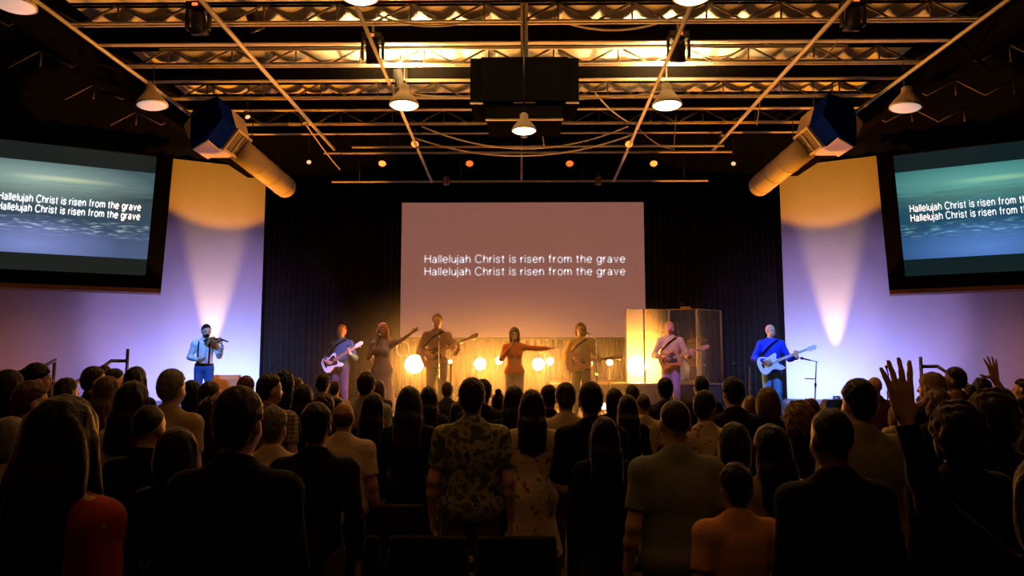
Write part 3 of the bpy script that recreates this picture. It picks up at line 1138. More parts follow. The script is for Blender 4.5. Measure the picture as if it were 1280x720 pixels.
def side_screen(side):
    O = at(189, 270, 17.0) if side < 0 else at(1124, 270, 17.0)   # middle of the inner edge of the picture
    h = Vector((0.885 * side, -0.465, 0)).normalized()             # outwards along the screen
    n = Vector((-0.465 * side, -0.885, 0)).normalized()
    up = Vector((0, 0, 1)) - h * 0.040
    W, Hh = 3.95, 2.11
    z0, z1 = -1.06, 1.05

    def S(s, v, off=0.0):
        return O + h * s + up * v + n * off
    root = empty('projection_screen', S(W / 2, z0 - 0.9, -0.1))
    tag(root, 'angled side screen showing a grey sea picture, hung on the left pale wall' if side < 0 else 'angled side screen showing a teal sea picture, hung on the right pale wall', 'screen')
    inv = Matrix.Translation(-root.location)

    def loc(p):
        return inv @ p
    # picture surface, with unlit bands above and below
    zb, zt = z0 - 0.40, z1 + 0.42
    mb = MB()
    mb.add([loc(S(0, zb)), loc(S(W, zb)), loc(S(W, zt)), loc(S(0, zt))], [(0, 1, 2, 3)])
    pic = mb.build('screen_surface', M_SEA_L if side < 0 else M_SEA_R, root)
    uvl = pic.data.uv_layers.new(name='UVMap')
    for li in pic.data.loops:
        vi = li.vertex_index
        u = (0, 1, 1, 0)[vi]
        if side < 0:
            u = 1 - u
        v = ((zb if vi in (0, 1) else zt) - z0) / (z1 - z0)
        uvl.data[li.index].uv = (u, v)
    # deep black surround, four mitred boards
    fw, dep = 0.36, 0.55

    def board(s0, s1, v0, v1, t0=None):
        p = []
        for off in (0.12, -dep):
            p += [loc(S(s0, v0, off)), loc(S(s1, v0, off)), loc(S(s1, v1, off)), loc(S(s0, v1, off))]
        return p
    B = [(0, 1, 2, 3), (7, 6, 5, 4), (0, 4, 5, 1), (1, 5, 6, 2), (2, 6, 7, 3), (3, 7, 4, 0)]
    f = MB()
    f.add(board(-fw, 0, zb - 0.30, zt + 0.06), B)
    f.add(board(W, W + fw, zb - 0.30, zt + 0.06), B)
    f.add(board(0, W, zb - 0.30, zb), B)
    f.add(board(0, W, zt, zt + 0.06), B)
    f.build('screen_frame', M_BLACKFAB, root)
    bk = MB()
    p = []
    for off in (-dep + 0.01, -dep + 0.05):
        p += [loc(S(0, zb, off)), loc(S(W, zb, off)), loc(S(W, zt, off)), loc(S(0, zt, off))]
    bk.add(p, B).build('back_panel', M_BLACK, root)
    # lower edge of the surround, amber light put into its brown
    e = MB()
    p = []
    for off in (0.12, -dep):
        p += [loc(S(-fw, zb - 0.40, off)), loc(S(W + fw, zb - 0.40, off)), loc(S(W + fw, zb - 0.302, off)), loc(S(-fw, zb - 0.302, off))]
    e.add(p, B).build('lower_edge', mat('amber_lit_edge', (0.30, 0.12, 0.04), 0.6), root)
    # lettering
    for zz in (-0.02, -0.245):
        def fn(x, z, off):
            s = x if side > 0 else W - x
            return loc(S(s, z, off))
        xa, xb = (W - 3.06, W - 0.23) if side < 0 else (0.23, 3.06)
        z = zz + (0.13 if side < 0 else 0.09)
        lettering(root, fn, xa, xb, z, 0.160, M_TEXT, 0.030 if side < 0 else 0.014)
    return root


side_screen(-1)
side_screen(1)

# centre screen
def mauve_mat():
    m, nt, b = new_mat('mauve_projection')
    N, L = nt.nodes, nt.links
    b.inputs['Base Color'].default_value = (0.30, 0.26, 0.26, 1)
    b.inputs['Roughness'].default_value = 0.85
    b.inputs['Emission Color'].default_value = (0.22, 0.085, 0.066, 1)
    b.inputs['Emission Strength'].default_value = 1.0
    return m


CS_Y = 19.6
cA, cB = at(502.5, 253.5, CS_Y), at(807.5, 421.5, CS_Y)
cW, cH = cB.x - cA.x, cA.z - cB.z
cs = empty('projection_screen', ((cA.x + cB.x) / 2, CS_Y, cB.z))
tag(cs, 'large mauve centre screen with two lyric lines, hung behind the band', 'screen')
MB().box((0, 0.02, cH / 2), (cW, 0.03, cH)).build('screen_surface', mauve_mat(), cs)
fr = MB()
fr.box((0, 0.05, cH + 0.025), (cW + 0.12, 0.10, 0.05))
fr.box((0, 0.05, -0.03), (cW + 0.12, 0.08, 0.06))
fr.build('screen_bar', M_BLACK, cs)
hook = MB()
for x in (-cW / 2 + 0.4, cW / 2 - 0.4):
    hook.tube([(x, 0.05, cH + 0.05), (x, 0.05, DECK_Z + 0.0 - cB.z)], 0.012, 6)
hook.build('hanging_cable', M_BLACK, cs)
tx0, tx1 = at(530.8, 320, CS_Y).x - cs.location.x, at(781.5, 320, CS_Y).x - cs.location.x
for py in (328.2, 343.8):
    zt_ = at(655, py, CS_Y).z - cs.location.z
    lettering(cs, lambda x, z, off: Vector((x, -off, z)), tx0, tx1, zt_, 0.21, M_TEXT_C, 0.008)

# ================================================================ ROOF STEEL
ordn = ['nearest', 'second nearest', 'third nearest', 'fourth nearest', 'fifth nearest', 'sixth nearest', 'seventh nearest', 'eighth nearest']
BEAM_Z1, BEAM_Z0 = 1.9 + 5.33, 1.9 + 5.0
def half_span(y):
    return 6.78


for i in range(5):
    y = 9.5 + 1.54 * i
    span = 2 * half_span(y)
    r = empty('roof_beam', (0, y, BEAM_Z0))
    tag(r, 'dark steel roof beam with lower flange painted as lit, %s to the camera' % ordn[i], 'beam', 'roof beams')
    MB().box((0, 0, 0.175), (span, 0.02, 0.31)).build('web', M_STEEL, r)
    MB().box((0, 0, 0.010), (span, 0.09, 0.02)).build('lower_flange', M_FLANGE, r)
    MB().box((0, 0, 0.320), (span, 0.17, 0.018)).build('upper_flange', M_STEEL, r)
for i in range(4):
    y = 10.27 + 1.54 * i
    span = 2 * half_span(y)
    zc = 1.9 + 4.98
    r = empty('bar_joist', (0, y, zc))
    tag(r, 'open web bar joist with zigzag braces, %s to the camera' % ordn[i], 'joist', 'bar joists')
    lo, up_, wb = MB(), MB(), MB()
    for dy in (-0.045, 0.045):
        lo.box((0, dy, 0.0), (span, 0.032, 0.028))
        up_.box((0, dy, 0.30), (span, 0.032, 0.028))
    x = -8.8
    k = 0
    while x < 8.8 and abs(x) < span / 2 + 9 and i < 6:
        z0_, z1_ = (0.0, 0.30) if k % 2 == 0 else (0.30, 0.0)
        wb.tube([(x, 0, z0_), (x + 0.55, 0, z1_)], 0.018, 6)
        if k % 2 == 0:
            wb.tube([(x + 0.55, 0, 0.30), (x + 0.55, 0, 0.0)], 0.014, 6)
        x += 0.55
        k += 1
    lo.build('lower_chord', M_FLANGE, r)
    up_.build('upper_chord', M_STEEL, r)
    wb.build('web_brace', M_WEB, r)

# long beams over the side aisles
for side, lab in ((-1, 'long dark steel beam running down the hall above the left side screen'), (1, 'long dark steel beam running down the hall above the right side screen')):
    r = empty('side_beam', (6.9 * side, 10.5, 1.9 + 4.62))
    tag(r, lab, 'beam')
    MB().box((0, 0, 0.16), (0.02, 15.0, 0.30)).build('web', M_STEEL, r)
    MB().box((0, 0, 0.0), (0.22, 15.0, 0.02)).build('lower_flange', M_STEEL, r)
    MB().box((0, 0, 0.32), (0.22, 15.0, 0.02)).build('upper_flange', M_STEEL, r)
    br = MB()
    for y in (-3.3, -1.8, 0.2, 2.0):
        br.tube([(-0.45, y - 0.45, 0.02), (0.45, y + 0.45, 0.02)], 0.03, 6)
    br.build('cross_brace', M_STEEL, r)
    t = MB().tube([(6.35 * side, 6.0, 1.9 + 4.66), (6.35 * side, 17.0, 1.9 + 4.66)], 0.030, 8).build('lighting_pipe', M_PIPE)
    tag(t, 'steel pipe running beside the long %s aisle beam' % ('left' if side < 0 else 'right'), 'pipe')


def pipe(p0, p1, r, label, extra=None, m=M_PIPE):
    o = MB().tube([p0, p1], r, 10).build('lighting_pipe', m)
    return tag(o, label, 'pipe')


PZ = 1.9 + 4.72
pipe((-4.24, 7.0, PZ), (-4.24, 15.9, PZ), 0.034, 'long slanting grid pipe beside the left duct, running towards the stage')
pipe((-2.15, 7.0, PZ - 0.06), (-2.2, 17.3, PZ - 0.40), 0.030, 'long grid pipe running towards the stage above the left bell lamp')
pipe((2.22, 7.0, PZ - 0.06), (2.26, 17.3, PZ - 0.40), 0.030, 'long grid pipe running towards the stage beside the right bell lamp')
pipe((4.36, 7.0, PZ), (4.36, 16.1, PZ), 0.034, 'long slanting grid pipe beside the right duct, running towards the stage')
for py, d, x0, x1, lab in ((60, 11.5, 200, 1060, 'crosswise lighting batten nearest the camera above the projector box'), (183, 15.5, 440, 905, 'upper of the two close battens over the band'),
                           (190.5, 15.9, 405, 915, 'batten over the band carrying the row of red lamps'), (226.5, 17.4, 415, 885, 'lowest batten close above the centre screen')):
    a, b = at(x0, py, d), at(x1, py, d)
    z = (a.z + b.z) / 2
    pipe((a.x, d, z), (b.x, d, z), 0.026, lab)
a, b = at(652, 164, 15.9), at(652, 226, 17.4)
pipe((a.x, 16.6, 1.9 + 5.42), (a.x, 16.6, at(652, 226, 16.6).z), 0.026, 'thin vertical drop pipe below the projector box at the centre')
for x in (-4.0, -1.5, 1.5, 4.0):
    pipe((x, 17.4, at(652, 226.5, 17.4).z), (x, 17.4, DECK_Z - 0.1), 0.012, 'thin black hanger rod holding the lowest batten', m=M_BLACK)
for x in (-3.6, -0.6, 0.9, 3.8):
    pipe((x, 11.5, at(652, 60, 11.5).z), (x, 11.5, DECK_Z - 0.02), 0.012, 'thin black hanger rod holding the nearest crosswise batten', m=M_BLACK)
for px, d in ((478, 15.9), (587, 15.9), (712, 15.9), (817, 15.9)):
    q = at(px, 190, d)
    pipe((q.x + 0.2, d, q.z), (q.x + 0.2, d, DECK_Z - 0.1), 0.012, 'thin black hanger rod holding the batten of red lamps', m=M_BLACK)
for o in bpy.data.objects:
    if o.get('label', '').startswith('thin black hanger rod'):
        o['group'] = o['label'].replace('thin black hanger rod', 'hanger rods')

# ================================================================ DUCTS
def duct(side):
    def W_(x, y, h):
        return Vector((-x * side, y, 1.9 + h))     # x given for the left one (negative)
    r = empty('air_duct', W_(-5.56, 13.9, 4.10))
    tag(r, 'round metal air duct with plenum box painted as blue lit above the %s pale wall' % ('left' if side < 0 else 'right'), 'duct')
    o = r.location.copy()

    def loc(*a):
        return W_(*a) - o
    ax = (loc(-5.48, 16.35, 3.96) - loc(-5.56, 13.85, 4.10))
    L = ax.length
    R = 0.245
    M = Matrix.Translation(loc(-5.56, 13.85, 4.10)) @ Vector((0, 0, 1)).rotation_difference(ax.normalized()).to_matrix().to_4x4()
    MB().lathe([(R, 0.0), (R, L), (R * 0.97, L + 0.02), (R * 0.90, L + 0.02), (R * 0.88, L - 0.3)], 36, M).build('duct_tube', M_DUCT, r)
    for t in (0.75, 1.5, 2.25):
        MB().lathe([(R + 0.002, t), (R + 0.010, t), (R + 0.010, t + 0.03), (R + 0.002, t + 0.03)], 36, M).build('joint_band', M_DUCT, r)
    # section of the plenum: lower inner, upper inner, top, outer top, outer, lower outer
    sec = [(-5.66, 3.97), (-5.40, 4.34), (-5.52, 4.74), (-6.15, 4.78), (-6.42, 4.40), (-6.22, 3.97)]

    def prism_(y0, y1, skew, k=1.0, cx=-5.85, cz=4.3):
        mb = MB()
        n = len(sec)
        A = []
        for yy in (y0, y1):
            for (x, z) in sec:
                A.append(loc(cx + (x - cx) * k, yy + max(0, (-5.66 - x)) * skew, cz + (z - cz) * k))
        mb.add(A, [tuple(range(n)), tuple(range(2 * n - 1, n - 1, -1))] + [(i + n, (i + 1) % n + n, (i + 1) % n, i) for i in range(n)])
        return mb
    prism_(12.6, 13.22, 1.0).build('plenum_box', M_PLENUM, r)
    prism_(13.22, 13.92, 0.0, 0.985).build('collar', M_DUCT, r)
    # flat panel under the plenum, light from below put into its cream
    c = [(-5.68, 12.66, 3.955), (-5.73, 13.33, 3.955), (-6.20, 13.85, 3.955), (-6.20, 13.20, 3.955)]
    mb = MB()
    mb.add([loc(*p) for p in c] + [loc(p[0], p[1], p[2] - 0.03) for p in c], [(0, 1, 2, 3), (7, 6, 5, 4), (0, 4, 5, 1), (1, 5, 6, 2), (2, 6, 7, 3), (3, 7, 4, 0)])
    mb.build('underside_panel', M_CREAM, r)
    # grille on the sloping inner face
    p0, p1 = loc(-5.66, 13.57, 3.97), loc(-5.40, 13.57, 4.34)
    e2 = (p1 - p0).normalized()
    H2 = (p1 - p0).length
    e1 = Vector((0, 1, 0))
    gd = e1.cross(e2)
    if gd.z > 0:
        gd = -gd
    Gm = Matrix((e1, e2, gd)).transposed().to_4x4()
    gc = (p0 + p1) / 2
    W2 = 0.64
    fr_ = MB()
    for cx, cy, sx, sy in ((0, H2 / 2, W2 + 0.06, 0.045), (0, -H2 / 2, W2 + 0.06, 0.045), (W2 / 2, 0, 0.045, H2), (-W2 / 2, 0, 0.045, H2), (0, 0, 0.02, H2)):
        fr_.box(gc + (Gm @ Vector((cx, cy, 0.02))), (sx, sy, 0.05), Gm)
    fr_.build('grille_frame', M_CREAM, r)
    lv = MB()
    lv.box(gc + (Gm @ Vector((0, 0, -0.01))), (W2, H2, 0.02), Gm)
    for k in range(10):
        lv.box(gc + (Gm @ Vector((0, -H2 / 2 + 0.04 + k * 0.041, 0.012))), (W2 - 0.04, 0.026, 0.006), Gm @ Matrix.Rotation(0.5, 4, 'X'))
    lv.build('grille', M_GREYPAINT, r)
    for (x, y, h) in ((-5.55, 14.4, 4.30), (-5.5, 15.9, 4.2), (-5.9, 13.3, 4.75)):
        MB().tube([loc(x, y, h), loc(x, y, 5.30)], 0.010, 6).build('hanger', M_BLACK, r)


duct(-1)
duct(1)

# ================================================================ HANGING THINGS
# black projector housing on its pole
pb = at(655.5, 140, 10.3)
r = empty('projector_housing', pb)
tag(r, 'large black projector box hanging from a pole at the centre of the roof', 'projector')
w = 135 / F_PX * 10.3
h = 57 / F_PX * 10.3
MB().box((0, 0, h / 2), (w * 0.80, 0.9, h), None, 0.015).build('housing', M_BLACKFAB, r)
for s in (-1, 1):
    MB().box((s * w * 0.45, 0, h / 2), (w * 0.10, 0.8, h), None, 0.01).build('side_panel', M_BLACKFAB, r)
MB().box((0, 0, -0.13), (w * 0.70, 0.8, 0.24), None, 0.01).build('lower_tray', M_BLACKFAB, r)
tr = MB()
tr.box((0, -0.41, -0.255), (w * 0.71, 0.03, 0.02))
tr.box((-w * 0.44, -0.41, -0.012), (w * 0.12, 0.03, 0.018))
tr.box((w * 0.44, -0.41, -0.012), (w * 0.12, 0.03, 0.018))
tr.box((0, -0.41, -0.008), (w * 0.20, 0.03, 0.016))
tr.build('lit_edge', M_FLANGE, r)  # pale strips put in for the light along the housing edges
MB().tube([(0, 0, h), (0, 0, DECK_Z - 0.1 - pb.z)], 0.055, 14).build('pole', M_PIPE, r)
ln = MB().lathe([(0.09, 0), (0.10, 0.06), (0.10, 0.14)], 20, Matrix.Translation((0, 0.42, -0.12)) @ Matrix.Rotation(-PI / 2, 4, 'X'))
ln.build('lens', M_BLACK, r)

M_LAMP_ON = glow('lamp_glass_lit', (1.0, 0.62, 0.28), 9.0)
M_LAMP_OFF = mat('lamp_glass_unlit', (0.62, 0.58, 0.56), 0.25)
M_LAMP_DIM = glow('lamp_glass_dim', (0.9, 0.62, 0.50), 0.55)
M_BELL = mat('lamp_bell_enamel', (0.72, 0.64, 0.50), 0.4)


def bell_lamp(pos, label, lit, tilt=0.0, s=1.0, up=True):
    r = empty('bell_lamp', pos)
    tag(r, label, 'lamp')
    M = Matrix.Rotation(tilt, 4, 'Y') @ Matrix.Scale(s, 4)
    MB().lathe([(0.255, -0.01), (0.25, 0.02), (0.20, 0.10), (0.13, 0.19), (0.085, 0.25), (0.085, 0.33), (0.05, 0.36), (0.0, 0.30)], 28, M).build('shade', M_BELL, r)
    MB().lathe([(0.0, -0.075), (0.12, -0.062), (0.20, -0.035), (0.245, 0.0), (0.0, 0.005)], 28, M).build('lens', M_LAMP_ON if lit else M_LAMP_DIM, r)
    if not lit:
        spot('lamp_light', (pos[0], pos[1], pos[2] - 0.12), (pos[0], pos[1], 0), (1.0, 0.55, 0.25), 12, 174, 0.1, 0.2)
    MB().tube([(0, 0, 0.36 * s), (0, 0, 1.9 + 4.955 - pos[2])], 0.012, 6).build('stem', M_BLACK, r)
    if lit:
        l = bpy.data.lights.new('lamp_light', 'SPOT')
        l.color = (1.0, 0.52, 0.16)
        l.energy = HOUSE_W
        l.spot_size = math.radians(172 if up else 110)
        l.spot_blend = 0.4
        l.shadow_soft_size = 0.2
        o = link(bpy.data.objects.new('lamp_light', l))
        o.location = (pos[0], pos[1], pos[2] - 0.12)
        if not up:
            return r
        u_ = bpy.data.lights.new('lamp_upward_spill', 'SPOT')
        u_.spot_size = math.radians(150)
        u_.spot_blend = 0.5
        u_.color = (1.0, 0.58, 0.20)
        u_.energy = UPLIGHT_W
        u_.shadow_soft_size = 0.35
        o = link(bpy.data.objects.new('lamp_upward_spill', u_))
        o.location = (pos[0], pos[1], pos[2] + 0.42)
        o.rotation_euler = (PI, 0, 0)
    return r


bell_lamp(at(505, 131, 11.8), 'lit bell lamp hanging between the left duct and the black projector box', True)
bell_lamp(at(834, 131, 11.8), 'lit bell lamp hanging between the black projector box and the right duct', True)
bell_lamp(at(655, 163, 9.72), 'lit bell lamp glowing just below the black projector box', True, 0, 0.68, False)
bell_lamp(at(449, -6, 8.62), 'lit bell lamp at the top edge of the picture beside the left red display', True)
bell_lamp(at(866, -6, 8.62), 'lit bell lamp at the top edge of the picture beside the right red display', True)
bell_lamp(at(190, 131, 11.8), 'dim bell lamp with blue glint hanging above the left side screen', False, -0.12)
bell_lamp(at(1132, 134, 11.8), 'dim bell lamp with blue glint hanging above the right side screen', False, 0.12)
bell_lamp(at(18, 6, 8.7), 'pale bell lamp cut off by the top left corner of the picture', False)


M_RED_LENS = glow('red_lamp_lens', (1.0, 0.07, 0.008), 3.2)
M_ORANGE_LENS = glow('orange_lamp_lens', (1.0, 0.17, 0.025), 3.6)
M_WHITE_LENS = glow('pale_lamp_lens', (1.0, 0.75, 0.45), 0.7)
M_REDLED = glow('red_indicator', (1.0, 0.05, 0.01), 6.0)


def par_lamp(pos, target, lens, label, group=None, s=1.0, watts=0, color=(1, 0.2, 0.05), name='stage_lamp', hang=0.28, stem=False):
    """can lamp hanging in its yoke, aimed at target"""
    r = empty(name, pos)
    tag(r, label, 'stage light', group)
    v = (Vector(target) - Vector(pos)).normalized()
    M = Vector((0, 0, -1)).rotation_difference(v).to_matrix().to_4x4()
    MB().lathe([(0.0, 0.22 * s), (0.06 * s, 0.22 * s), (0.085 * s, 0.17 * s), (0.09 * s, 0.02 * s), (0.115 * s, -0.06 * s), (0.115 * s, -0.08 * s), (0.10 * s, -0.08 * s), (0.095 * s, -0.05 * s)], 20, M).build('can', M_BLACK, r)
    MB().lathe([(0.0, -0.066 * s), (0.06 * s, -0.064 * s), (0.096 * s, -0.052 * s), (0.0, -0.03 * s)], 20, M).build('lens', lens, r)
    y = MB()
    side = (M @ Vector((1, 0, 0)))
    side = Vector((side.x, side.y, 0)).normalized()
    y.tube([side * 0.12 * s, side * 0.12 * s + Vector((0, 0, hang * 0.8)), side * -0.12 * s + Vector((0, 0, hang * 0.8)), side * -0.12 * s], 0.010 * s, 6)
    y.tube([(0, 0, hang * 0.8), (0, 0, hang + 0.03)], 0.018, 8)
    y.build('yoke', M_BLACK, r)
    if stem:
        MB().tube([(0, 0, hang + 0.02), (0, 0, DECK_Z - 0.03 - pos[2])], 0.010, 6).build('stem', M_BLACK, r)
    if watts:
        spot('lamp_light', Vector(pos) + v * 0.12, target, color, watts, 40, 0.5, 0.06)
    return r


for px, lab in ((478, 'orange lit stage lamp first along the red lamp batten, nearest the left duct'), (587, 'red lit stage lamp second along the batten over the band'),
                (712, 'red lit stage lamp third along the batten, above the acoustic guitarist'), (817, 'orange lit stage lamp last along the batten, above the drum shield')):
    q = at(px, 203, 15.9)
    par_lamp(q, (q.x * 0.8, 11.0, 1.2), M_RED_LENS if px in (587, 712) else M_ORANGE_LENS, lab, None, 0.84, 60, (1.0, 0.22, 0.04))
for px, lab in ((519, 'orange lit stage lamp clamped below the left bell lamp grid pipe'), (786, 'orange lit stage lamp clamped below the right bell lamp grid pipe')):
    q = at(px, 179, 14.6)
    par_lamp(q, (q.x, 9.0, 1.6), M_ORANGE_LENS, lab, None, 0.8, 40, (1.0, 0.25, 0.05))
for px, py, d, lab in ((386, 202, 15.6, 'small dim stage lamp hanging beyond the left duct'), (917, 204, 15.8, 'small dim stage lamp hanging beyond the right duct'),
                       (309, 145, 13.4, 'small pale lamp hanging inside the left aisle beam'), (1018, 145, 13.4, 'small pale lamp hanging inside the right aisle beam')):
    q = at(px, py, d)
    par_lamp(q, (q.x * 0.6, 11.5, 3.0), M_WHITE_LENS, lab, None, 0.52, hang=0.25, stem=True)


def moving_head(pos, label):
    r = empty('moving_head_light', pos)
    tag(r, label, 'stage light', None)
    MB().box((0, 0, 0.20), (0.30, 0.26, 0.12), None, 0.02).build('base', M_BLACK, r)
    y = MB()
    for s in (-1, 1):
        y.box((s * 0.16, 0, 0.02), (0.035, 0.10, 0.30), None, 0.01)
    y.build('yoke', M_BLACK, r)
    MB().lathe([(0.0, 0.14), (0.09, 0.13), (0.11, 0.05), (0.11, -0.10), (0.125, -0.18), (0.10, -0.19), (0.09, -0.16)], 18, Matrix.Rotation(0.35, 4, 'X')).build('head', M_BLACK, r)
    MB().box((0.0, -0.135, 0.20), (0.075, 0.012, 0.035)).build('display', M_REDLED, r)
    MB().tube([(0, 0, 0.26), (0, 0, 0.42)], 0.02, 8).build('clamp', M_PIPE, r)


moving_head(at(248, 27, 10.0), 'black moving head light with a red display at the top of the left slanting pipe')
moving_head(at(466, 64, 10.75), 'black moving head light with a red display on the left bell lamp pipe')
moving_head(at(848, 62, 10.75), 'black moving head light with a red display on the right bell lamp pipe')
moving_head(at(1066, 22, 10.0), 'black moving head light with a red display at the top of the right slanting pipe')
for px, py, d, lab in ((320, 32, 10.6, 'dark unlit stage lamp hanging in the roof beside the left red display'), (500, 102, 12.4, 'dark unlit stage lamp hanging just behind the left bell lamp'),
                       (960, 50, 11.6, 'dark unlit stage lamp hanging in the roof beside the right red display'), (380, 152, 14.2, 'small unlit lamp clamped to the left slanting pipe'),
                       (905, 168, 15.2, 'small unlit lamp clamped to the right slanting pipe')):
    q = at(px, py, d)
    par_lamp(q, (q.x * 0.5, 13.5, 1.5), M_LAMP_OFF, lab, None, 1.0 if py < 110 else 0.7, hang=0.28, stem=True)
for px, lab in ((557.5, 'small rusty can lamp hanging from the lowest batten, above the tall person'), (748, 'small rusty can lamp hanging from the lowest batten, right of the acoustic guitarist')):
    q = at(px, 230, 17.4)
    r = empty('hanging_can', q)
    tag(r, lab, 'stage light')
    MB().lathe([(0.0, 0.20), (0.06, 0.20), (0.075, 0.16), (0.075, -0.02), (0.06, -0.02)], 16).build('can', mat('rusty_can', (0.25, 0.12, 0.06), 0.5) if px < 600 else bpy.data.materials['rusty_can'], r)
    MB().tube([(0, 0, 0.2), (0, 0, 0.34)], 0.012, 6).build('stem', M_BLACK, r)


def cable(p0, p1, sag, label, r=0.015, m=M_CABLE):
    pts = []
    for i in range(25):
        t = i / 24
        p = Vector(p0).lerp(Vector(p1), t)
        p.z -= sag * 4 * t * (1 - t)
        pts.append(p)
    return tag(MB().tube(pts, r, 6).build('cable', m), label, 'cable')


cable(at(527, 158, 14.2), at(785, 158, 14.2), 0.46, 'upper of two pale cables sagging below the projector box')
cable(at(517, 172, 14.4), at(794, 167, 14.2), 0.42, 'lower of two pale cables sagging below the projector box')
cable(at(470, 18, 10.2), at(612, 18, 10.2), 0.18, 'pale cable sagging along the nearest roof beam, left of the pole')
cable(at(690, 22, 10.4), at(850, 18, 10.4), 0.22, 'thin cable sagging along the nearest roof beam, right of the pole')
cable(at(672, 113, 13.36), at(680, 182, 13.9), 0.02, 'short pale cable end dropping beside the lamp under the projector box', 0.010)
cable(at(744, 116, 12.6), at(785, 152, 14.2), 0.06, 'pale cable slanting down to the right bell lamp grid pipe')
cable(at(795, 157, 14.3), at(840, 186, 15.0), 0.10, 'pale cable looping off the end of the right bell lamp grid pipe', 0.010)
cable(at(508, 116, 11.8), at(591, 122, 10.4), 0.02, 'straight pale cable from the left bell lamp to the projector box', 0.010)
cable(at(721, 124, 10.4), at(832, 114, 11.8), 0.02, 'straight pale cable from the projector box to the right bell lamp', 0.010)
cable(at(857, 61, 11.5), at(930, 61, 11.5), 0.14, 'pale cable hanging in a loop beside the right moving head', 0.010)
cable(at(1010, 68, 11.4), at(1048, 48, 11.0), 0.18, 'pale cable looped over the right slanting pipe', 0.010)
cable(at(382, 155, 14.0), at(425, 212, 16.2), 0.03, 'dim cable dropping from the end of the left slanting pipe', 0.014)
cable(at(950, 127, 13.2), at(946, 156, 13.2), 0.02, 'pale cable hanging straight down from the right slanting pipe', 0.010)
cable(at(845, 145, 14.89), at(842, 188, 14.9), 0.02, 'pale cable end hanging below the right bell lamp', 0.010)

# ================================================================ ON THE STAGE
RISER_Z = 1.36
ra, rb = at(690, 476, 16.0), at(904, 470, 16.0)
r = empty('drum_riser', ((ra.x + rb.x) / 2, 17.6, STAGE_Z))
tag(r, 'low dark drum riser platform carrying the drum kit and clear shield', 'platform')
rw = rb.x - ra.x
MB().box((0, 0, 0.25), (rw - 0.04, 3.1, 0.50), None, 0.01).build('riser_body', M_STAGE_FACE, r)
MB().box((0, 0, 0.52), (rw, 3.16, 0.04), None, 0.008).build('riser_top', mat('riser_boards', (0.16, 0.12, 0.09), 0.5, noise=0.2), r)

# ---- clear drum shield
def acrylic():
    m = bpy.data.materials.new('clear_acrylic')
    m.use_nodes = True
    nt = m.node_tree
    nt.nodes.clear()
    out = nt.nodes.new('ShaderNodeOutputMaterial')
    tr = nt.nodes.new('ShaderNodeBsdfTransparent')
    gl = nt.nodes.new('ShaderNodeBsdfGlossy')
    gl.inputs['Roughness'].default_value = 0.08
    df = nt.nodes.new('ShaderNodeBsdfTranslucent')
    df.inputs['Color'].default_value = (0.9, 0.85, 0.75, 1)
    tr.inputs['Color'].default_value = (0.96, 0.97, 0.97, 1)
    a = nt.nodes.new('ShaderNodeMixShader')
    b = nt.nodes.new('ShaderNodeMixShader')
    a.inputs[0].default_value = 0.06
    b.inputs[0].default_value = 0.12
    nt.links.new(tr.outputs[0], a.inputs[1])
    nt.links.new(gl.outputs[0], a.inputs[2])
    nt.links.new(a.outputs[0], b.inputs[1])
    nt.links.new(df.outputs[0], b.inputs[2])
    nt.links.new(b.outputs[0], out.inputs[0])
    return m


M_ACRYLIC = acrylic()


def edge_mat():
    m, nt, b = new_mat('lit_acrylic_edge')
    b.inputs['Base Color'].default_value = (0.92, 0.86, 0.80, 1)  # whitish colour stands in for the light the clear edges pick up
    b.inputs['Roughness'].default_value = 0.35
    b.inputs['Subsurface Weight'].default_value = 0.0
    b.inputs['Transmission Weight'].default_value = 0.15
    return m


M_EDGE = edge_mat()
sh_pts = [(783, 16.25), (806, 16.15), (838, 16.35), (872.5, 16.15), (903, 16.75)]
base_pts = [Vector((at(px, 470, d).x, d, RISER_Z)) for px, d in sh_pts]
r = empty('drum_shield', base_pts[2])
tag(r, 'clear acrylic drum shield of four tall hinged panels standing on the riser', 'screen')
SH_H = 1.64
for i in range(4):
    a, b = base_pts[i] - base_pts[2], base_pts[i + 1] - base_pts[2]
    dv = (b - a).normalized()
    nv = Vector((dv.y, -dv.x, 0))
    a2, b2 = a + dv * 0.012, b - dv * 0.012
    mb = MB()
    th = 0.006
    p = [a2 + nv * th, b2 + nv * th, b2 + nv * th + Vector((0, 0, SH_H)), a2 + nv * th + Vector((0, 0, SH_H)),
         a2 - nv * th, b2 - nv * th, b2 - nv * th + Vector((0, 0, SH_H)), a2 - nv * th + Vector((0, 0, SH_H))]
    mb.add(p, [(0, 1, 2, 3), (7, 6, 5, 4), (0, 4, 5, 1), (1, 5, 6, 2), (2, 6, 7, 3), (3, 7, 4, 0)])
    pn = mb.build('panel', M_ACRYLIC, r)
    e = MB()
    e.box((a2 + b2) / 2 + Vector((0, 0, SH_H + 0.006)), ((b2 - a2).length, 0.020, 0.014), Matrix.Rotation(math.atan2(dv.y, dv.x), 4, 'Z'))
    e.build('panel_edge', M_EDGE, pn)
for i, q in enumerate(base_pts):
    q = q - base_pts[2]
    MB().tube([q, q + Vector((0, 0, SH_H))], 0.021, 10).build('hinge_edge', M_EDGE, r)
c = at(857, 386, 16.2) - base_pts[2]
MB().box(c + Vector((0, 0, 0.015)), (0.22, 0.05, 0.07), None, 0.01).build('clip', mat('amber_clip', (0.7, 0.4, 0.1), 0.5), r)


# ---- blinder lamps that face the hall
M_BLIND = glow('blinder_lens', (1.0, 0.72, 0.32), 30.0)


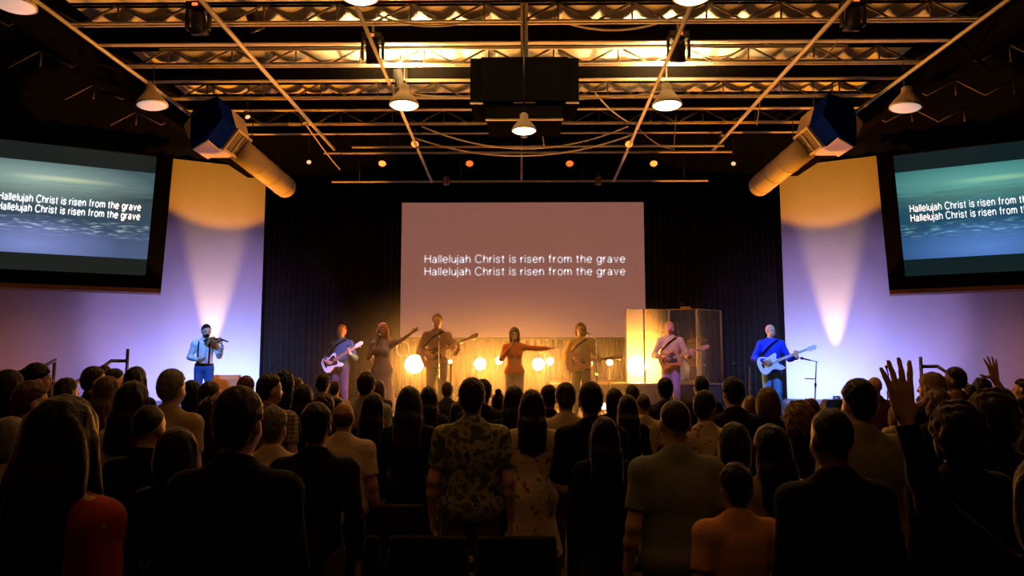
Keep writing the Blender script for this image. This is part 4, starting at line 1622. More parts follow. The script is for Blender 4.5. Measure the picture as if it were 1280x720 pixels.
def blinder(px, py, d, rad, watts, label, stand=True):
    p = at(px, py, d)
    zb_ = RISER_Z if d > 16.5 and px > 700 else STAGE_Z
    r = empty('blinder_light', (p.x, d, zb_))
    tag(r, label, 'stage light')
    zc = p.z - zb_
    rad *= 0.85
    tgt = Vector((p.x * 0.3, 0, 1.7))
    M = Matrix.Rotation(PI / 2, 4, 'X')
    T = Matrix.Translation((0, 0, zc)) @ M
    MB().lathe([(0.0, -0.20), (rad * 0.6, -0.20), (rad * 0.95, -0.06), (rad * 1.12, 0.0), (rad * 1.12, 0.03), (rad * 1.02, 0.03), (rad * 1.0, 0.0)], 28, T).build('housing', M_BLACK, r)
    MB().lathe([(0.0, 0.025), (rad * 0.6, 0.018), (rad * 0.99, 0.004), (0.0, -0.01)], 28, T).build('lens', M_BLIND, r)
    if stand:
        s = MB()
        s.tube([(0, 0.12, zc - 0.02), (0, 0.12, 0.06)], 0.018, 8)
        s.build('stand_pole', M_BLACK, r)
        for k in range(3):
            an = 2 * PI * k / 3 + 0.5
            MB().tube([(0, 0.12, 0.25), (0.28 * math.cos(an), 0.12 + 0.28 * math.sin(an), 0.012)], 0.011, 6).build('leg', M_BLACK, r)
    else:
        s = MB()
        for sg in (-1, 1):
            s.box((sg * rad * 1.15, 0.08, zc / 2), (0.03, 0.06, zc), None, 0.005)
        s.box((0, 0.08, 0.02), (rad * 2.3, 0.22, 0.04), None, 0.008)
        s.build('floor_yoke', M_BLACK, r)
    l = spot('blinder_beam', (p.x, d - 0.14, p.z), tgt, WARM, watts, 165, 0.35, rad * 0.7)
    return r


blinder(518, 455, 14.6, 0.22, 3.4 * BLINDER_W, 'largest glaring floor blinder lamp, beside the woman in the lavender dress')
blinder(600, 455, 15.4, 0.145, 1.5 * BLINDER_W, 'glaring blinder lamp between the tall man and the woman in orange')
blinder(624, 450.5, 17.0, 0.10, 0.7 * BLINDER_W, 'small glaring blinder lamp just behind the raised elbow of the woman in orange')
blinder(673, 455, 15.4, 0.15, 1.5 * BLINDER_W, 'glaring blinder lamp just below the outstretched arm of the woman in orange')
blinder(687.5, 451.5, 17.0, 0.10, 0.7 * BLINDER_W, 'small glaring blinder lamp below the outstretched hand of the woman in orange')
blinder(762, 453, 15.8, 0.075, 0.5 * BLINDER_W, 'small glaring blinder lamp beside the neck of the acoustic guitar')
blinder(796, 457, 16.75, 0.26, 3.2 * BLINDER_W, 'very large glaring blinder lamp shining through the leftmost clear shield panel')
blinder(563, 452, 12.6, 0.035, 0.06 * BLINDER_W, 'tiny lit lamp on a thin stand in front of the tall man')

# small bright lamps along the front of the stage
M_FOOT = glow('footlight_lens', (1.0, 0.70, 0.35), 8.0)
for px, lab in ((549, 'bright footlight at the stage edge between heads below the tall man'), (572, 'bright footlight at the stage edge below the second blinder lamp'),
                (760, 'bright footlight at the stage edge below the acoustic guitarist')):
    p = at(px, 508, 12.1)
    r = empty('footlight', (p.x, 12.1, STAGE_Z))
    tag(r, lab, 'stage light')
    zc = p.z - STAGE_Z
    MB().box((0, 0.06, zc), (0.24, 0.12, 0.14), None, 0.015).build('housing', M_BLACK, r)
    MB().box((0, -0.005, zc), (0.20, 0.012, 0.10), None, 0.004).build('lens', M_FOOT, r)
    s = MB()
    for sg in (-1, 1):
        s.box((sg * 0.13, 0.06, zc / 2), (0.015, 0.05, zc + 0.02))
    s.build('floor_yoke', M_BLACK, r)


# ---- wall uplights
M_UP = glow('uplight_lens', (1.0, 0.62, 0.25), 6.0)
for side, lab in ((-1, 'floor uplight throwing the warm beam up the left pale wall'), (1, 'floor uplight throwing the warm beam up the right pale wall')):
    p = wl(1.25, STAGE_Z, 0.38, side)
    r = empty('wall_uplight', p)
    tag(r, lab, 'stage light')
    MB().lathe([(0.09, 0.0), (0.09, 0.10), (0.075, 0.12), (0.07, 0.09)], 18).build('can', M_BLACK, r)
    MB().lathe([(0.0, 0.112), (0.068, 0.10), (0.0, 0.09)], 18).build('lens', M_UP, r)

# cabinet added to stand for an amber glow behind the violinist
r = empty('amber_glow_cabinet', at(280, 503, 15.0))
r.location.z = STAGE_Z
tag(r, 'added cabinet standing in for an amber glow on the stage beside the violinist legs', 'speaker')
MB().prism([(-0.20, 0), (0.20, 0), (0.20, 0.66), (0.10, 0.74), (-0.16, 0.74), (-0.20, 0.70)], 0.58, Matrix.Rotation(-PI / 2 + 0.25, 4, 'Z')).build('cabinet', mat('tan_cabinet', (0.55, 0.32, 0.16), 0.7, noise=0.2), r)
MB().box((0, 0, 0), (0.50, 0.015, 0.52), Matrix.Translation((-0.05, -0.205, 0.36)) @ Matrix.Rotation(0.25, 4, 'Z'), 0.004).build('grille', mat('added_cabinet_grille', (0.35, 0.18, 0.09), 0.8), r)
for px, d, lab in ((1040, 14.6, 'small black floor monitor by the mic stand beside the right pale wall'), (399, 13.2, 'small black floor monitor in front of the guitarist with the white guitar')):
    r = empty('floor_monitor', at(px, 507, d))
    r.location.z = STAGE_Z
    tag(r, lab, 'speaker')
    MB().prism([(-0.20, 0), (0.20, 0), (0.20, 0.08), (-0.06, 0.28), (-0.20, 0.24)], 0.40, Matrix.Rotation(PI / 2, 4, 'Z')).build('cabinet', M_BLACK, r)
    MB().box((0, -0.075, 0.185), (0.34, 0.30, 0.012), Matrix.Rotation(-0.65, 4, 'X')).build('grille', M_GREYPAINT, r)


def mic_stand(base, h, label, boom=None, tilt=(0, 0), mic=True, m=M_BLACK):
    """tripod stand; boom = vector from pole top to mic"""
    r = empty('microphone_stand', base)
    tag(r, label, 'microphone stand')
    for k in range(3):
        an = 2 * PI * k / 3 + 0.4
        MB().tube([(0, 0, 0.22), (0.27 * math.cos(an), 0.27 * math.sin(an), 0.012)], 0.010, 6).build('leg', m, r)
    MB().tube([(0, 0, 0.05), (tilt[0] * 0.5, tilt[1], h * 0.55), (tilt[0], tilt[1] * 2, h)], [0.014, 0.014, 0.009], 8).build('pole', m, r)
    MB().lathe([(0.02, -0.04), (0.024, 0), (0.02, 0.04)], 10, Matrix.Translation((tilt[0] * 0.5, tilt[1], h * 0.55))).build('clutch', m, r)
    top = Vector((tilt[0], tilt[1] * 2, h))
    if boom:
        bv = Vector(boom)
        MB().tube([top - bv * 0.25, top + bv], 0.008, 8).build('boom', m, r)
        tip = top + bv
        d = bv.normalized()
    else:
        tip, d = top, Vector((0, 0.5, 1)).normalized()
    if mic:
        Mx = Matrix.Translation(tip) @ Vector((0, 0, 1)).rotation_difference(d).to_matrix().to_4x4()
        MB().lathe([(0.0, -0.02), (0.012, -0.02), (0.017, 0.12), (0.026, 0.13), (0.028, 0.16), (0.018, 0.185), (0.0, 0.19)], 14, Mx).build('microphone', M_BLACK, r)
    return r


p = at(1018, 505, 14.3)
mic_stand((p.x, 14.3, STAGE_Z), at(1022, 452, 14.3).z - STAGE_Z, 'black tripod microphone stand before the right pale wall', (-0.13, 0, 0.03), (0.07, 0))
p = at(1013, 473.5, 14.2)
r = empty('red_paddle', (p.x, 14.28, p.z))
tag(r, 'small red tray clipped to the microphone stand by the right pale wall', 'tray')
MB().box((0, -0.02, 0), (0.15, 0.10, 0.022), None, 0.008).build('tray', mat('red_plastic', (0.6, 0.08, 0.08), 0.4), r)
MB().tube([(0.07, 0, 0), (0.13, 0.02, 0.0)], 0.008, 6).build('arm', M_BLACK, r)
p = at(1109, 505, 14.0)
mic_stand((p.x, 14.0, STAGE_Z), at(1111, 468, 14.0).z - STAGE_Z, 'thin slanting microphone stand beside the raised near hand', None, (0.05, 0.0))
p = at(746, 500, 12.9)
mic_stand((p.x, 12.9, STAGE_Z), at(746, 424, 12.9).z - STAGE_Z, 'microphone stand directly in front of the acoustic guitarist', (-0.13, 0.10, 0.10), (0, 0), m=M_CHROME)
p = at(548, 500, 12.4)
mic_stand((p.x, 12.4, STAGE_Z), at(548, 428, 12.4).z - STAGE_Z, 'microphone stand directly in front of the tall man with the bass', (-0.02, 0.12, 0.05), (0, 0), m=M_CHROME)
p = at(938, 500, 13.8)
mic_stand((p.x, 13.8, STAGE_Z), at(938, 458, 13.8).z - STAGE_Z, 'low black microphone stand beside the bald bassist in blue', (-0.14, 0, 0.02), (0, 0))
p = at(884, 462, 17.6)
mic_stand((p.x, 17.6, RISER_Z), at(884, 410, 17.6).z - RISER_Z, 'tall boom microphone stand over the drums inside the shield', (-0.50, -0.1, 0.48), (0, 0), mic=True)
p = at(503, 470, 15.6)
r = empty('hoop_stand', (p.x, 15.6, STAGE_Z))
tag(r, 'pale round hoop on a stand between the lavender dress and the largest blinder', 'stand')
zc = at(503, 436, 15.6).z - STAGE_Z
ring = [(0.13 * math.cos(a), 0, zc + 0.17 * math.sin(a)) for a in np.linspace(0, 2 * PI, 33)]
MB().tube(ring, 0.016, 8, False).build('hoop', M_WHITEPAINT, r)
MB().tube([(0, 0.0, zc - 0.17), (0, 0, 0.02)], 0.014, 8).build('pole', M_BLACK, r)
MB().lathe([(0.0, 0.025), (0.14, 0.02), (0.15, 0.0), (0.0, 0.0)], 18).build('base', M_BLACK, r)

# hand rails at the stage steps
M_RAIL = mat('black_rail', (0.02, 0.018, 0.018), 0.4)


def rail(pts_px, post_px, d, label, nm='hand_rail'):
    base = at(post_px[0], 490, d)
    r = empty(nm, (base.x, d, 0))
    tag(r, label, 'rail')
    L = Matrix.Translation(-r.location)
    pts = [L @ at(x, y, dd) for x, y, dd in pts_px]
    MB().tube(pts, 0.026, 10).build('rail', M_RAIL, r)
    top = L @ at(post_px[0], post_px[1], d)
    MB().tube([(0, 0, 0), (0, 0, top.z)], 0.024, 10).build('post', M_RAIL, r)
    last = pts[-1]
    MB().tube([last, (last.x, last.y, 0)], 0.022, 10).build('post', M_RAIL, r)
    return r


rail([(157, 451, 10.9), (139, 451, 10.9), (128, 459, 10.6), (95, 478, 9.9), (84, 486, 9.7)], (157, 436), 10.9, 'black hand rail rising to the stage steps in front of the left pale wall')
rail([(1153, 458, 10.9), (1172, 458, 10.9), (1184, 466, 10.6), (1208, 480, 9.9), (1216, 486, 9.7)], (1153, 446), 10.9, 'black hand rail rising to the stage steps in front of the right pale wall')
rail([(69, 450, 11.0), (56, 457, 10.7), (48, 458, 10.5)], (66, 453), 11.0, 'far thin hand rail at the left end of the stage')

# ---- drum kit on the riser
def dk(px, py, d):
    p = at(px, py, d)
    return Vector((p.x, d, p.z))


def drum(pos, rad, dep, label, name, tilt, face=None, legs=0):
    r = empty(name, (pos[0], pos[1], RISER_Z))
    tag(r, label, 'drum')
    z = pos[2] - RISER_Z
    T = Matrix.Translation((0, 0, z)) @ tilt
    MB().lathe([(rad, -dep / 2), (rad, dep / 2)], 28, T).build('shell', M_REDDRUM, r)
    MB().lathe([(0.0, dep / 2 + 0.004), (rad * 0.97, dep / 2 + 0.004), (rad * 0.97, dep / 2)], 28, T).build('drum_head', M_DRUMHEAD, r)
    MB().lathe([(0.0, -dep / 2 - 0.004), (rad * 0.97, -dep / 2 - 0.004), (rad * 0.97, -dep / 2)], 28, T).build('drum_head', M_DRUMHEAD, r)
    for s in (-1, 1):
        MB().lathe([(rad * 0.98, s * dep / 2 - 0.015), (rad + 0.014, s * dep / 2 - 0.015), (rad + 0.014, s * dep / 2 + 0.015), (rad * 0.98, s * dep / 2 + 0.015)], 28, T).build('hoop', M_CHROME, r)
    lg = MB()
    for k in range(8):
        an = 2 * PI * k / 8
        lg.tube([T @ Vector(((rad + 0.016) * math.cos(an), (rad + 0.016) * math.sin(an), -dep * 0.42)), T @ Vector(((rad + 0.016) * math.cos(an), (rad + 0.016) * math.sin(an), dep * 0.42))], 0.006, 6)
        lg.lathe([(0.0, -0.03), (0.013, -0.025), (0.013, 0.025), (0.0, 0.03)], 8, T @ Matrix.Translation(((rad + 0.008) * math.cos(an), (rad + 0.008) * math.sin(an), 0)))
    lg.build('tension_rods', M_CHROME, r)
    for k in range(legs):
        an = 2 * PI * k / legs + 0.5
        MB().tube([(rad * 1.06 * math.cos(an), rad * 1.06 * math.sin(an), z), (rad * 1.2 * math.cos(an), rad * 1.2 * math.sin(an), 0.01)], 0.010, 6).build('leg', M_CHROME, r)
    return r


I4 = Matrix.Identity(4)
KX = at(846, 460, 16.9).x
drum((KX, 17.0, RISER_Z + 0.29), 0.27, 0.40, 'dark red bass drum facing the hall behind the bearded front guitarist', 'bass_drum', Matrix.Rotation(PI / 2, 4, 'X'), legs=0)
p = dk(872, 446, 17.15)
drum((p.x, 17.25, RISER_Z + 0.56), 0.20, 0.36, 'dark red floor tom with chrome rods at the right of the kit', 'floor_tom', I4, legs=3)
q = empty('tom_stand', (KX + 0.42, 16.85, RISER_Z))
p = drum((KX + 0.42, 16.85, RISER_Z + 0.72), 0.16, 0.22, 'dark red rack tom tilted forward beside the guitar body', 'rack_tom', Matrix.Rotation(0.35, 4, 'X'), legs=3)
bpy.data.objects.remove(q)
drum((KX - 0.42, 17.35, RISER_Z + 0.62), 0.17, 0.14, 'shallow snare drum on its stand at the left of the kit', 'snare_drum', I4, legs=3)


def cymbal(pos, rad, tilt, label):
    r = empty('cymbal_stand', (pos[0], pos[1], RISER_Z))
    tag(r, label, 'cymbal')
    z = pos[2] - RISER_Z
    T = Matrix.Translation((0, 0, z)) @ Matrix.Rotation(tilt[0], 4, 'X') @ Matrix.Rotation(tilt[1], 4, 'Y')
    MB().lathe([(0.0, 0.045), (0.035, 0.040), (0.06, 0.015), (rad * 0.6, 0.0), (rad, -0.022), (rad, -0.026), (rad * 0.6, -0.004), (0.05, 0.008), (0.0, 0.03)], 32, T).build('cymbal', M_BRASS, r)
    MB().tube([(0, 0, 0.1), (0, 0, z + 0.06)], 0.011, 8).build('pole', M_CHROME, r)
    for k in range(3):
        an = 2 * PI * k / 3
        MB().tube([(0, 0, 0.30), (0.25 * math.cos(an), 0.25 * math.sin(an), 0.01)], 0.010, 6).build('leg', M_CHROME, r)
    return r


cymbal(dk(811, 417, 17.1), 0.27, (0.30, -0.12), 'dark tilted crash cymbal behind the left shield panels')
cymbal(dk(872, 424, 17.0), 0.24, (0.18, -0.10), 'golden ride cymbal over the floor tom behind the shield')
cymbal(dk(802, 440, 17.5), 0.18, (0.05, 0), 'small hi hat cymbal at the far left of the drum kit')
r = empty('drum_stool', (KX, 18.05, RISER_Z))
tag(r, 'round black drum stool under the seated drummer', 'stool')
MB().lathe([(0.0, 0.50), (0.15, 0.50), (0.17, 0.48), (0.17, 0.43), (0.0, 0.42)], 24).build('seat', M_CHAIR, r)
MB().tube([(0, 0, 0.43), (0, 0, 0.15)], 0.02, 10).build('post', M_CHROME, r)
for k in range(3):
    an = 2 * PI * k / 3
    MB().tube([(0, 0, 0.28), (0.24 * math.cos(an), 0.24 * math.sin(an), 0.012)], 0.011, 6).build('leg', M_CHROME, r)


# ================================================================ INSTRUMENTS
def smooth_outline(pts, n=5):
    out = []
    N = len(pts)
    for i in range(N):
        p0, p1, p2, p3 = (np.array(pts[(i + k) % N], float) for k in (-1, 0, 1, 2))
        for j in range(n):
            t = j / n
            out.append(tuple(0.5 * ((2 * p1) + (-p0 + p2) * t + (2 * p0 - 5 * p1 + 4 * p2 - p3) * t * t + (-p0 + 3 * p1 - 3 * p2 + p3) * t ** 3)))
    return out


EL = [(-.20, 0), (-.19, .10), (-.13, .155), (-.05, .135), (.0, .115), (.06, .13), (.13, .170), (.20, .16), (.175, .10), (.13, .06), (.13, -.05), (.155, -.09), (.15, -.135), (.08, -.125), (0, -.11), (-.06, -.145), (-.13, -.155), (-.19, -.10)]
AC = [(-.25, 0), (-.235, .11), (-.17, .185), (-.09, .195), (-.01, .155), (.05, .125), (.11, .135), (.18, .145), (.225, .10), (.24, 0), (.225, -.10), (.18, -.145), (.11, -.135), (.05, -.125), (-.01, -.155), (-.09, -.195), (-.17, -.185), (-.235, -.11)]


def guitar(kind, label, cat, M, mbody, mguard, bass=False, strap=None):
    r = empty('acoustic_guitar' if kind == 'ac' else ('bass_guitar' if bass else 'electric_guitar'))
    tag(r, label, cat)
    r.matrix_world = M
    k = 1.08 if bass else 1.0
    if kind == 'ac':
        ol = smooth_outline(AC)
        dep, nl, x0 = 0.105, 0.40, 0.24
    else:
        ol = smooth_outline([(x * k, z * k) for x, z in EL])
        dep, nl, x0 = 0.045, (0.56 if bass else 0.46), 0.13
    MB().prism(ol, dep).build('body', mbody, r)
    if kind == 'ac':
        MB().prism([(x * 0.97, z * 0.97) for x, z in ol], 0.004, Matrix.Translation((0, dep / 2 + 0.002, 0))).build('soundboard', M_SPRUCE, r)
        MB().lathe([(0.0, 0.0), (0.050, 0.0), (0.050, 0.004), (0.0, 0.004)], 24, Matrix.Translation((0.09, dep / 2 + 0.008, 0)) @ Matrix.Rotation(PI / 2, 4, 'X')).build('sound_hole', M_BLACK, r)
        MB().box((-0.10, dep / 2 + 0.008, 0), (0.03, 0.012, 0.16), None, 0.003).build('bridge', M_WOOD, r)
    else:
        gl = smooth_outline([(-.10 * k, -.10 * k), (-.06 * k, .02), (0.0, .07 * k), (.10 * k, .10 * k), (.135 * k, .05), (.13 * k, -.05), (.10 * k, -.10 * k), (0, -.09 * k)])
        MB().prism(gl, 0.004, Matrix.Translation((0, dep / 2 + 0.003, 0))).build('pickguard', mguard, r)
        for x in ((0.02,) if bass else (-0.05, 0.02, 0.085)):
            MB().box((x, dep / 2 + 0.009, 0), (0.026, 0.012, 0.085), None, 0.004).build('pickup', M_BLACK, r)
        MB().box((-0.12 * k, dep / 2 + 0.008, 0), (0.035, 0.014, 0.08), None, 0.003).build('bridge', M_CHROME, r)
        for j in range(2):
            MB().lathe([(0.012, 0), (0.010, 0.014), (0.0, 0.014)], 10, Matrix.Translation((-0.09 + 0.045 * j, dep / 2 + 0.005, -0.085 - 0.01 * j)) @ Matrix.Rotation(-PI / 2, 4, 'X')).build('knob', M_CHROME, r)
    yf = dep / 2 + 0.004
    MB().tube([(x0 - 0.02, yf - 0.008, 0), (x0 + nl, yf - 0.006, 0)], [0.024, 0.020], 12).build('neck', M_MAPLE, r)
    MB().box((x0 + nl / 2 - 0.02, yf + 0.010, 0), (nl + 0.06, 0.008, 0.046), None, 0.002).build('fretboard', M_WOOD if kind == 'ac' else (M_MAPLE if mguard is M_BLACK else M_WHITEGUITAR if mbody is M_WHITEGUITAR else M_WOOD), r)
    hs = [(x0 + nl, -.022), (x0 + nl + .05, -.040), (x0 + nl + .17, -.034), (x0 + nl + .19, 0.0), (x0 + nl + .17, .032), (x0 + nl + .05, .034), (x0 + nl, .022)]
    MB().prism(hs, 0.016, Matrix.Translation((0, yf - 0.006, 0))).build('headstock', mbody if mbody is M_WHITEGUITAR else M_MAPLE, r)
    tn = MB()
    for j in range(4 if bass else 6):
        s = 1 if (bass or j % 2) else -1
        xx = x0 + nl + 0.045 + (0.034 * j if bass else 0.045 * (j // 2))
        tn.tube([(xx, yf - 0.006, s * 0.03), (xx, yf - 0.006, s * 0.062)], 0.007, 6)
    tn.build('tuners', M_CHROME, r)
    st = MB()
    for z in (-0.012, 0.0, 0.012):
        st.tube([(-0.12, dep / 2 + 0.016, z), (x0 + nl, yf + 0.017, z * 0.8)], 0.0012, 4)
    st.build('strings', M_CHROME, r)
    if strap:
        sm, pts, Pm = strap
        loc = [M.inverted() @ Pm @ Vector(p) for p in pts]
        sb = MB()
        for i in range(len(loc) - 1):
            sb.tube([loc[i], loc[i + 1]], 0.016, 6)
        sb.build('strap', sm, r)
    return r


def gframe(C, n, f):
    """frame of a guitar: neck along n, face towards f, centred on C (person coordinates)"""
    x = Vector(n).normalized()
    y = Vector(f)
    y = (y - x * y.dot(x)).normalized()
    z = x.cross(y)
    M = Matrix((x, y, z)).transposed().to_4x4()
    M.translation = Vector(C)
    return M


# ================================================================ PERFORMERS
def dress_person(P, label, M, skin, shirt, trousers, hairs, sleeve='l', res=0.0105, shirt_mat=None, skirt=None, hem=0.86, shoes=(0.03, 0.025, 0.025), shirt_name='shirt'):
    me = body_mesh('person', P, res)
    b = mesh_obj('person', me, None, None, skin)
    b.matrix_world = M
    tag(b, label, 'person')
    s = mesh_obj(shirt_name, shirt_mesh(P, res, sleeve, hem, 0.014, skirt=skirt), b, shirt_mat or M_CLOTH, shirt)
    if trousers:
        mesh_obj('trousers', trousers_mesh(P, res), b, M_CLOTH, trousers)
    for style, col in hairs:
        mesh_obj('beard' if style == 'beard' else 'hair', hair_mesh(P, style, 0.008), b, M_HAIR, col)
    for k in 'RL':
        mesh_obj('shoe', shoe_mesh(P, k, 0.012), b, M_CLOTH, shoes)
    return b


def place(px, ytop, d, yaw, extra=0.015):
    """standing on the stage with the head top at (px, ytop); yaw turns towards the person's left"""
    x = at(px, 440, d).x
    H = at(px, ytop, d).z - STAGE_Z
    s = H / (1.77 + extra)
    return Matrix.Translation((x, d, STAGE_Z)) @ Matrix.Rotation(PI + yaw, 4, 'Z') @ Matrix.Scale(s, 4)


def guitar_arms(C, n, f, pick=0.02, fret=0.46, back=0.03):
    """arms holding a guitar whose body is centred at C"""
    G = gframe(C, n, f)
    w = G @ Vector((pick - 0.08, 0.075, -0.07))
    # strumming hand comes over the upper edge (local -z is up)
    l = G @ Vector((fret - 0.01, 0.055, 0.075))
    return dict(
        R=dict(e=(0.315, -0.03, 1.125), w=tuple(w), d=tuple(G.to_3x3() @ Vector((0.55, -0.10, 0.8))), pn=tuple(G.to_3x3() @ Vector((0, -1, 0))), th=tuple(G.to_3x3() @ Vector((0.8, 0.2, -0.6))), curl=0.55),
        L=dict(e=(-0.32, 0.02, 1.11), w=tuple(l), d=tuple(G.to_3x3() @ Vector((0.05, 0.05, -1))), pn=tuple(G.to_3x3() @ Vector((0, -1, 0))), th=tuple(G.to_3x3() @ Vector((-1, -0.3, -0.1))), curl=0.75))


STRAP = [(0.20, 0.12, 1.02), (0.19, 0.135, 1.20), (0.05, 0.150, 1.36), (-0.10, 0.075, 1.465), (-0.15, -0.05, 1.455), (-0.07, -0.13, 1.33), (0.12, -0.14, 1.10), (0.22, 0.02, 1.00)]

# violinist
A = dict(R=dict(e=(0.275, -0.03, 1.13), w=(0.07, 0.205, 1.085), d=(-0.9, 0.35, 0.05), pn=(0, -0.7, -0.6), th=(0, 0.4, 0.9), curl=0.8),
         L=dict(e=(-0.30, 0.22, 1.16), w=(-0.375, 0.40, 1.355), d=(0.25, 0.15, 1), pn=(0.8, -0.5, 0), th=(0.3, -0.8, 0.2), curl=0.8))
P = figure('m', 0.95, A, None, (0.45, -0.15, 0))
Mv = place(256, 405, 13.7, 0.25)
v = dress_person(P, 'person in white shirt, dark suspenders and blue trousers playing a violin', Mv, SKIN_LIGHT, (0.78, 0.80, 0.82), (0.05, 0.12, 0.35), [('short', (0.01, 0.01, 0.012)), ('beard', (0.015, 0.012, 0.012))], 'l', hem=0.98)
for s in (-1, 1):
    sp = MB()
    pts = [(s * 0.095, 0.112, 1.00), (s * 0.100, 0.130, 1.12), (s * 0.105, 0.138, 1.26), (s * 0.105, 0.105, 1.385), (s * 0.10, 0.02, 1.462), (s * 0.085, -0.085, 1.40), (s * 0.05, -0.128, 1.25), (s * 0.03, -0.118, 1.05)]
    for i in range(len(pts) - 1):
        sp.tube([pts[i], pts[i + 1]], 0.015, 6)
    sp.build('suspender', M_BLACK, v)
bl = MB()
ring_ = [(0.160 * math.cos(a), 0.122 * math.sin(a), 0.995) for a in np.linspace(0, 2 * PI, 37)]
bl.tube(ring_, 0.018, 8, False)
bl.build('belt', M_BLACK, v)
VO = [(-.19, 0), (-.18, .07), (-.13, .103), (-.07, .09), (-.03, .058), (0.02, .058), (.07, .078), (.12, .083), (.165, .05), (.175, 0), (.165, -.05), (.12, -.083), (.07, -.078), (.02, -.058), (-.03, -.058), (-.07, -.09), (-.13, -.103), (-.18, -.07)]
n_ = Vector((-0.72, 0.66, -0.08)).normalized()
Mg = Mv @ gframe(Vector((-0.075, 0.11, 1.475)) + n_ * 0.17, n_, (0.35, 0.35, 0.85))
r = empty('violin')
tag(r, 'brown violin held under the chin of the violinist in suspenders', 'violin')
r.matrix_world = Mg
MB().prism(smooth_outline(VO), 0.04).build('body', mat('violin_varnish', (0.35, 0.16, 0.04), 0.3, noise=0.2, coat=0.3), r)
MB().tube([(0.16, 0.012, 0), (0.31, 0.02, 0)], [0.016, 0.013], 10).build('neck', M_MAPLE, r)
MB().box((0.16, 0.034, 0), (0.27, 0.008, 0.036), None, 0.002).build('fingerboard', M_BLACK, r)
MB().tube([(0.31, 0.018, 0), (0.355, 0.012, 0), (0.385, 0.0, 0), (0.395, 0.014, 0), (0.380, 0.022, 0)], [0.014, 0.013, 0.012, 0.010, 0.008], 10).build('scroll', M_WOOD, r)
MB().box((-0.02, 0.036, 0), (0.006, 0.035, 0.05)).build('bridge', M_MAPLE, r)
MB().box((-0.12, 0.030, 0), (0.11, 0.008, 0.035), None, 0.002).build('tailpiece', M_BLACK, r)
MB().lathe([(0.0, 0.02), (0.05, 0.018), (0.055, 0.0), (0.0, 0.0)], 16, Matrix.Translation((-0.15, 0.02, 0.06)) @ Matrix.Rotation(-PI / 2, 4, 'X')).build('chin_rest', M_BLACK, r)
r = empty('violin_bow')
r.matrix_world = Mv
tag(r, 'thin violin bow held upright by the violinist', 'bow')
h0 = Vector((-0.03, 0.255, 1.08))
h1 = Vector((-0.20, 0.44, 1.74))
MB().tube([h0, (h0 + h1) / 2 + Vector((0.01, 0.01, 0)), h1], 0.0045, 6).build('stick', M_MAPLE, r)
MB().tube([h0 + Vector((0.0, 0.03, 0.03)), h1 + Vector((0, 0.02, -0.01))], 0.003, 4).build('hair_ribbon', M_WHITEPAINT, r)
MB().box(h0 + Vector((0, 0.015, 0.03)), (0.012, 0.03, 0.05), None, 0.003).build('frog', M_BLACK, r)


def guitarist(px, ytop, d, yaw, C, n, f, label, gk, glabel, gcat, mb_, mg_, skin, shirt, trousers, hairs, head=(0, 0, 0), sleeve='l', girth=1.0, bass=False, strap=M_BLACKFAB, pick=0.02, fret=0.46, shirt_mat=None, res=0.0105):
    Ar = guitar_arms(C, n, f, pick, fret)
    P = figure('m', girth, Ar, None, head)
    M = place(px, ytop, d, yaw)
    b = dress_person(P, label, M, skin, shirt, trousers, hairs, sleeve, res, shirt_mat)
    g = guitar(gk, glabel, gcat, M @ gframe(C, n, f), mb_, mg_, bass, (strap, STRAP, M))
    return b, M


guitarist(426, 405.5, 14.2, -0.15, (0.10, 0.215, 1.02), (-0.86, 0.05, 0.52), (0.05, 1, 0.12), 'person with red brown hair in a dark blue shirt playing a white electric guitar',
          'el', 'white bodied electric guitar with dark pickguard held by the red haired guitarist', 'guitar', M_WHITEGUITAR, M_BLACK, SKIN_LIGHT, (0.04, 0.08, 0.16), (0.10, 0.06, 0.11), [('short', (0.40, 0.13, 0.04))], (0.15, 0.25, 0))
guitarist(546, 391.5, 13.2, -0.1, (0.02, 0.20, 1.06), (-0.90, 0.10, 0.40), (0, 1, 0.1), 'tall person in a dark shirt with a bass guitar, standing before the centre screen',
          'el', 'bass guitar held by the tall person before the centre screen', 'guitar', M_WOOD, M_BLACK, SKIN_LIGHT, (0.22, 0.13, 0.10), (0.06, 0.045, 0.05), [('short', (0.16, 0.08, 0.04))], (0.1, 0.1, 0), bass=True, fret=0.5)
b, M_ac = guitarist(726, 403.5, 13.6, -0.1, (0.03, 0.205, 1.04), (-0.98, 0.10, 0.10), (0, 1, 0.12), 'person in an open yellow shirt over a grey tee playing an acoustic guitar',
                    'ac', 'brown acoustic guitar held level by the person in the open yellow shirt', 'guitar', M_WOOD, M_BLACK, SKIN_LIGHT, (0.50, 0.36, 0.10), (0.05, 0.04, 0.045), [('puffy', (0.12, 0.05, 0.025))], (0.0, 0.35, 0), sleeve='e', fret=0.40, girth=1.05)
